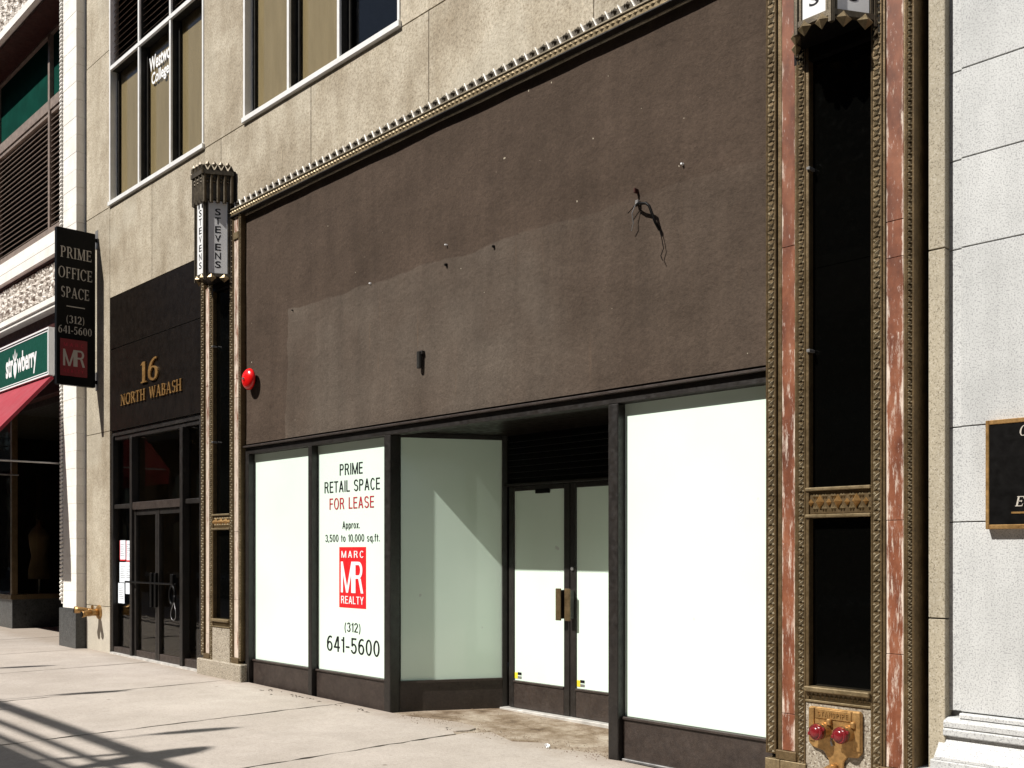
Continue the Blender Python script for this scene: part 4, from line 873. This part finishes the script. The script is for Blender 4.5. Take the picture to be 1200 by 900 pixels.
def relief(name, z0, z1, y, nx=420, nz=26):
    from mathutils import noise
    mb = MB()
    for j in range(nz+1):
        for i in range(nx+1):
            x = X0+(X1-X0)*i/nx; z = z0+(z1-z0)*j/nz; u = (x % .32)/.32-.5; v = (j/nz-.5)
            r = math.hypot(u*1.0, v*1.5); a = math.atan2(v, u)
            h = .022*math.cos(a*3+r*16)*max(0, 1-r*1.2)+.018*math.sin(abs(u)*20+v*9)+.016*noise.noise(Vector((x*14, 1, z*14)))+.012*noise.noise(Vector((x*34, 5, z*34)))
            mb.v.append((x, y-.03-h*.95, z))
    for j in range(nz):
        for i in range(nx): a = j*(nx+1)+i; mb.f.append((a, a+1, a+nx+2, a+nx+1))
    return mb.build(name, M['frieze'], TB)
def course(n, z0, z1, y, m='cream', d=.25): return box(n, X0, X1, y, y+d, z0, z1, M[m], TB, .006)
relief('frieze', 5.63, 6.13, fz); course('frieze_backing', 5.60, 6.16, fz+.0)
course('moulding', 6.16, 6.20, fz-.05, 'reddark'); course('moulding', 6.20, 6.36, fz-.12); course('moulding', 6.36, 6.42, fz-.06, 'slat'); course('moulding', 6.42, 6.52, fz-.02)
course('moulding', 6.52, 6.72, fz+.06, 'cream', .3); course('window_sill', 6.72, 6.90, fz+.16, 'slat', .3)
course('moulding', 5.50, 5.60, fz-.05); course('moulding', 5.44, 5.50, fz-.02)
course('soffit', 5.05, 5.44, fz+.12, 'reddark', .35); course('fascia', 4.97, 5.05, fz+.0, 'reddark', .4)
relief('frieze', 10.72, 11.35, fz, 420, 30); course('frieze_backing', 10.70, 11.4, fz)
course('moulding', 10.56, 10.70, fz-.06); course('moulding', 11.42, 11.5, fz-.04, 'slat'); course('moulding', 11.5, 12.2, fz-.06); course('lintel', 10.50, 10.56, fz+.02, 'reddark', .5)
UW = thing('window', (-19.5, .37, 6.9), parent=TB); yw = .37
def ub(n, x0, x1, z0, z1, y0=yw-.04, y1=yw+.05, m='slat', bev=.003): return box(n, x0, x1, y0, y1, z0, z1, M[m], UW, bev)
ub('frame', X0, X1, 10.46, 10.52); ub('frame', X0, X1, 9.16, 9.34); ub('frame', X0, X1, 6.90, 6.98)
xm = (-18.13, -20.95, -23.8)
for x in xm: ub('mullion', x-.05, x+.03, 6.98, 10.46, yw-.05)
ub('frame', X1-.06, X1, 6.98, 10.46)
sp = [(xm[0]+.03, X1-.06), (xm[1]+.03, xm[0]-.05), (xm[2]+.03, xm[1]-.05)]
for a, b_ in sp:
    ub('spandrel_panel', a, b_, 9.34, 10.46, yw+.02, yw+.05, 'green', 0)
    ub('louver_backing', a, b_, 6.98, 9.16, yw+.06, yw+.07, 'black', 0); ub('louver_frame', a, b_, 9.09, 9.16, yw-.02)
sl = None
for a, b_ in sp:
    for q in range(23):
        z = 7.0+q*.09
        MB().prof([(yw-.03, z), (yw-.026, z-.012), (yw+.05, z+.045), (yw+.05, z+.055)], a, b_).build('slat', M['slat'], UW)
MB().box(X0, X1, .47, .5, 5, 12).box(X0, -15.63, 5, 5.1, -.1, 12).box(X0, -15.63, -.0, 5.1, 12.2, 12.3).box(-15.70, -15.63, .21, 5, -.1, 12).box(X0-.1, X0, -.1, 5.1, -.1, 12.3).build('shell', M['dark'], TB)
course('lower_wall', 4.2, 5.0, .15, 'reddark', .3)
# shop window with black base, turned into the doorway
SW = thing('shop_window', (-20, .3, 0), parent=TB)
def wb_(n, x0, x1, y0, y1, z0, z1, m, bev=.004): return box(n, x0, x1, y0, y1, z0, z1, M[m], SW, bev)
wb_('base', X0, -19.82, .25, .5, -.05, .70, 'base_black'); wb_('base', -20.0, -19.818, .502, 1.5, -.05, .70, 'base_black')
wb_('sill', X0, -19.79, .22, .5, .70, .79, 'orn_plain'); wb_('sill', -20.0, -19.785, .502, 1.5, .70, .79, 'orn_plain')
wb_('corner_post', -19.90, -19.80, .24, .34, .79, 4.2, 'orn_plain'); wb_('pane', X0, -19.90, .28, .286, .79, 4.2, 'eglass', 0); wb_('pane', -19.85, -19.844, .34, 1.5, .79, 4.2, 'eglass', 0)
wb_('back_wall', X0, -15.7, 3.5, 3.6, -.1, 5, 'dframe', 0); wb_('door_post', -17.55, -17.48, 1.45, 1.55, .1, 3.2, 'orn_plain'); wb_('door_pane', -19.8, -17.55, 1.5, 1.506, .1, 3.2, 'eglass', 0)
wb_('ceiling', X0, -15.7, .3, 3.6, 4.1, 4.2, 'dframe', 0); wb_('inner_floor', X0, -15.7, 1.2, 3.5, -.1, .13, 'black_stone', 0)
# two garment torsos dimly seen in the window
for (x, y, lab, m) in ((-20.5, .95, 'dim headless torso just behind the corner shop glass', 'lobby'), (-18.9, 2.3, 'dim headless torso in a brown dress deeper in the shop', 'lobby')):
    T = thing('mannequin', (x, y, .8), lab, 'mannequin', 'torsos in the left shop'); 
    mb = MB(); mb.tube([(x, y, 1.05), (x, y, 1.25), (x, y, 1.50), (x, y, 1.72), (x, y, 1.9), (x, y, 2.02), (x, y, 2.08), (x, y, 2.2)], [.20, .19, .14, .18, .19, .13, .06, .05], 14); mb.build('torso', M[m], T, smooth=True)
    MB().tube([(x, y, .75), (x, y, 1.08)], .02, 8).build('stand', M['steel'], T)
# awning with its sign
AX0, AX1 = -22.4, -16.27
AW = thing('awning', (-19, -.3, 4.3), 'dark red canvas awning over the left shop entrance', 'awning')
mb = MB(); pr_ = [(-.27, 4.30), (-1.42, 2.98), (-1.42, 2.93), (-1.40, 2.93), (-.24, 4.26)]
mb.prof(pr_, AX0, AX1); mb.build('canvas', M['awning'], AW)
MB().add([(AX1-.004, y, z) for y, z in ((-.27, 4.29), (-1.41, 2.97), (-1.40, 2.90), (-.2, 2.90+.9))], [(0, 1, 2, 3)]) if False else None
box('valance', AX0, AX1, -1.425, -1.410, 2.72, 2.93, M['awning'], AW)
for x in (AX1-.02, -19.3): MB().tube([(x, -1.40, 2.95), (x, .2, 2.95)], .014, 8).build('frame_bar', M['steel'], AW); MB().tube([(x, -1.38, 2.98), (x, -.25, 4.26)], .014, 8).build('frame_bar', M['steel'], AW)
SG = thing('shop_sign', (-18.5, -.3, 4.3), 'green board shop name sign with white lettering above the red awning', 'sign')
box('board', -21.5, -16.30, -.30, -.22, 4.33, 5.03, M['signgreen'], SG, .004)
def rim(x0, x1, z0, z1, w_, y0, y1, m):
    for (a, b_, c, d) in ((x0, x1, z0, z0+w_), (x0, x1, z1-w_, z1), (x0, x0+w_, z0+w_, z1-w_), (x1-w_, x1, z0+w_, z1-w_)): box('border', a, b_, y0, y1, c, d, M[m], SG)
rim(-21.52, -16.285, 4.31, 5.05, .022, -.315, -.21, 'white'); rim(-21.46, -16.345, 4.355, 5.005, .014, -.306, -.2995, 'white')
f6 = frame_f(-.30)
text('str', f6, -18.35, -17.98, 4.49, 4.84, M['white'], SG, offset=.03); text('wberry', f6, -17.78, -16.85, 4.42, 4.86, M['white'], SG, offset=.03)
mb = MB(); bs = [(0, -.16), (.08, -.06), (.10, .06), (.05, .11), (0, .12), (-.05, .11), (-.10, .06), (-.08, -.06)]
mb.add([(-17.88+x*.9, -.3045, 4.60+z) for x, z in bs]+[(-17.88+x*.9, -.3012, 4.60+z) for x, z in bs], [tuple(range(8)), tuple(range(8, 16))[::-1]]+[(i, (i+1) % 8, 8+(i+1) % 8, 8+i) for i in range(8)])
for dx, dz in ((-.09, .17), (0, .24), (.09, .17)):
    mb.add([(-17.88-.02, -.304, 4.70), (-17.88+.02, -.304, 4.70), (-17.88+dx+.02, -.304, 4.70+dz*.7), (-17.88+dx, -.304, 4.70+dz), (-17.88+dx-.02, -.304, 4.70+dz*.7)], [(0, 1, 2, 3, 4)])
mb.build('fruit_emblem', M['white'], SG)

# ------------------------------------------------------------------ behind the camera: the elevated railway and the far side of the street
EL = thing('elevated_railway', (-8, -12, 0), 'dark steel elevated railway deck over the street behind the camera', 'railway')
def tb(n, x0, x1, y0, y1, z0, z1, m='track'): return box(n, x0, x1, y0, y1, z0, z1, M[m], EL)
tb('deck', -60, 25, -17, -8.22, 5.6, 6.0); tb('edge_girder', -60, 25, -8.20, -8.05, 5.1, 6.02)
for z, t in ((6.22, .05), (6.50, .05), (6.84, .16)): tb('rail', -60, 25, -8.19, -8.13, z, z+t)
x = -41.0
while x < 20:
    tb('rail_post', x-1.84, x-1.79, -8.2, -8.12, 6.0, 6.85); x += 2.77
for xs_, sh_ in ((-22.2, .5), (-19.4, .5), (-16.65, .45), (-13.88, .42), (-11.1, .2), (-8.33, .0), (-5.72, .14), (-2.8, 0), (0, 0)):
    x = xs_-1.92; mb = MB(); ss = [(-7.86, .015), (-7.68, .06), (-7.45, .085), (-7.25, .07), (-7.08, .018)]
    mb.tube([(x+.05*i, y+sh_, 7.0) for i, (y, r_) in enumerate(ss)], [r_ for y, r_ in ss], 10).tube([(x, -8.15, 6.8), (x, -8.0, 7.02), (x, -7.6+sh_, 7.0)], .012, 6); mb.build('spindle_arm', M['track'], EL, smooth=True)  # unseen spindle arms added and shaped to cast tapered shadows on the walk
mb = MB(); ss = [(-8.75, .05), (-8.45, .12), (-8.15, .16), (-7.90, .14), (-7.74, .08), (-7.66, .02)]
mb.tube([(-9.35-.02*i, y, 6.98) for i, (y, r_) in enumerate(ss)], [r_ for y, r_ in ss], 10); mb.build('shadow_spindle', M['track'], EL, smooth=True)  # unseen larger spindle, added for one broad shadow on the walk
for x in (-50, -34, 10): tb('column', x-.25, x+.25, -8.7, -8.2, -.3, 5.6); tb('column', x-.25, x+.25, -16.8, -16.3, -.3, 5.6)
FB = thing('opposite_building', (-20, -26, 0), 'dark brick office block across the street behind the camera', 'building')
box('wall', -110, 60, -36, -26, -.1, 26.5, M['brick'], FB)
mb = MB()
for i in range(56):
    for j in range(7): mb.box(-108+i*3, -106.4+i*3, -26.02, -25.99, 1.5+j*3.3, 3.6+j*3.3)
mb.build('window_row', M['bglass'], FB, kind='stuff')
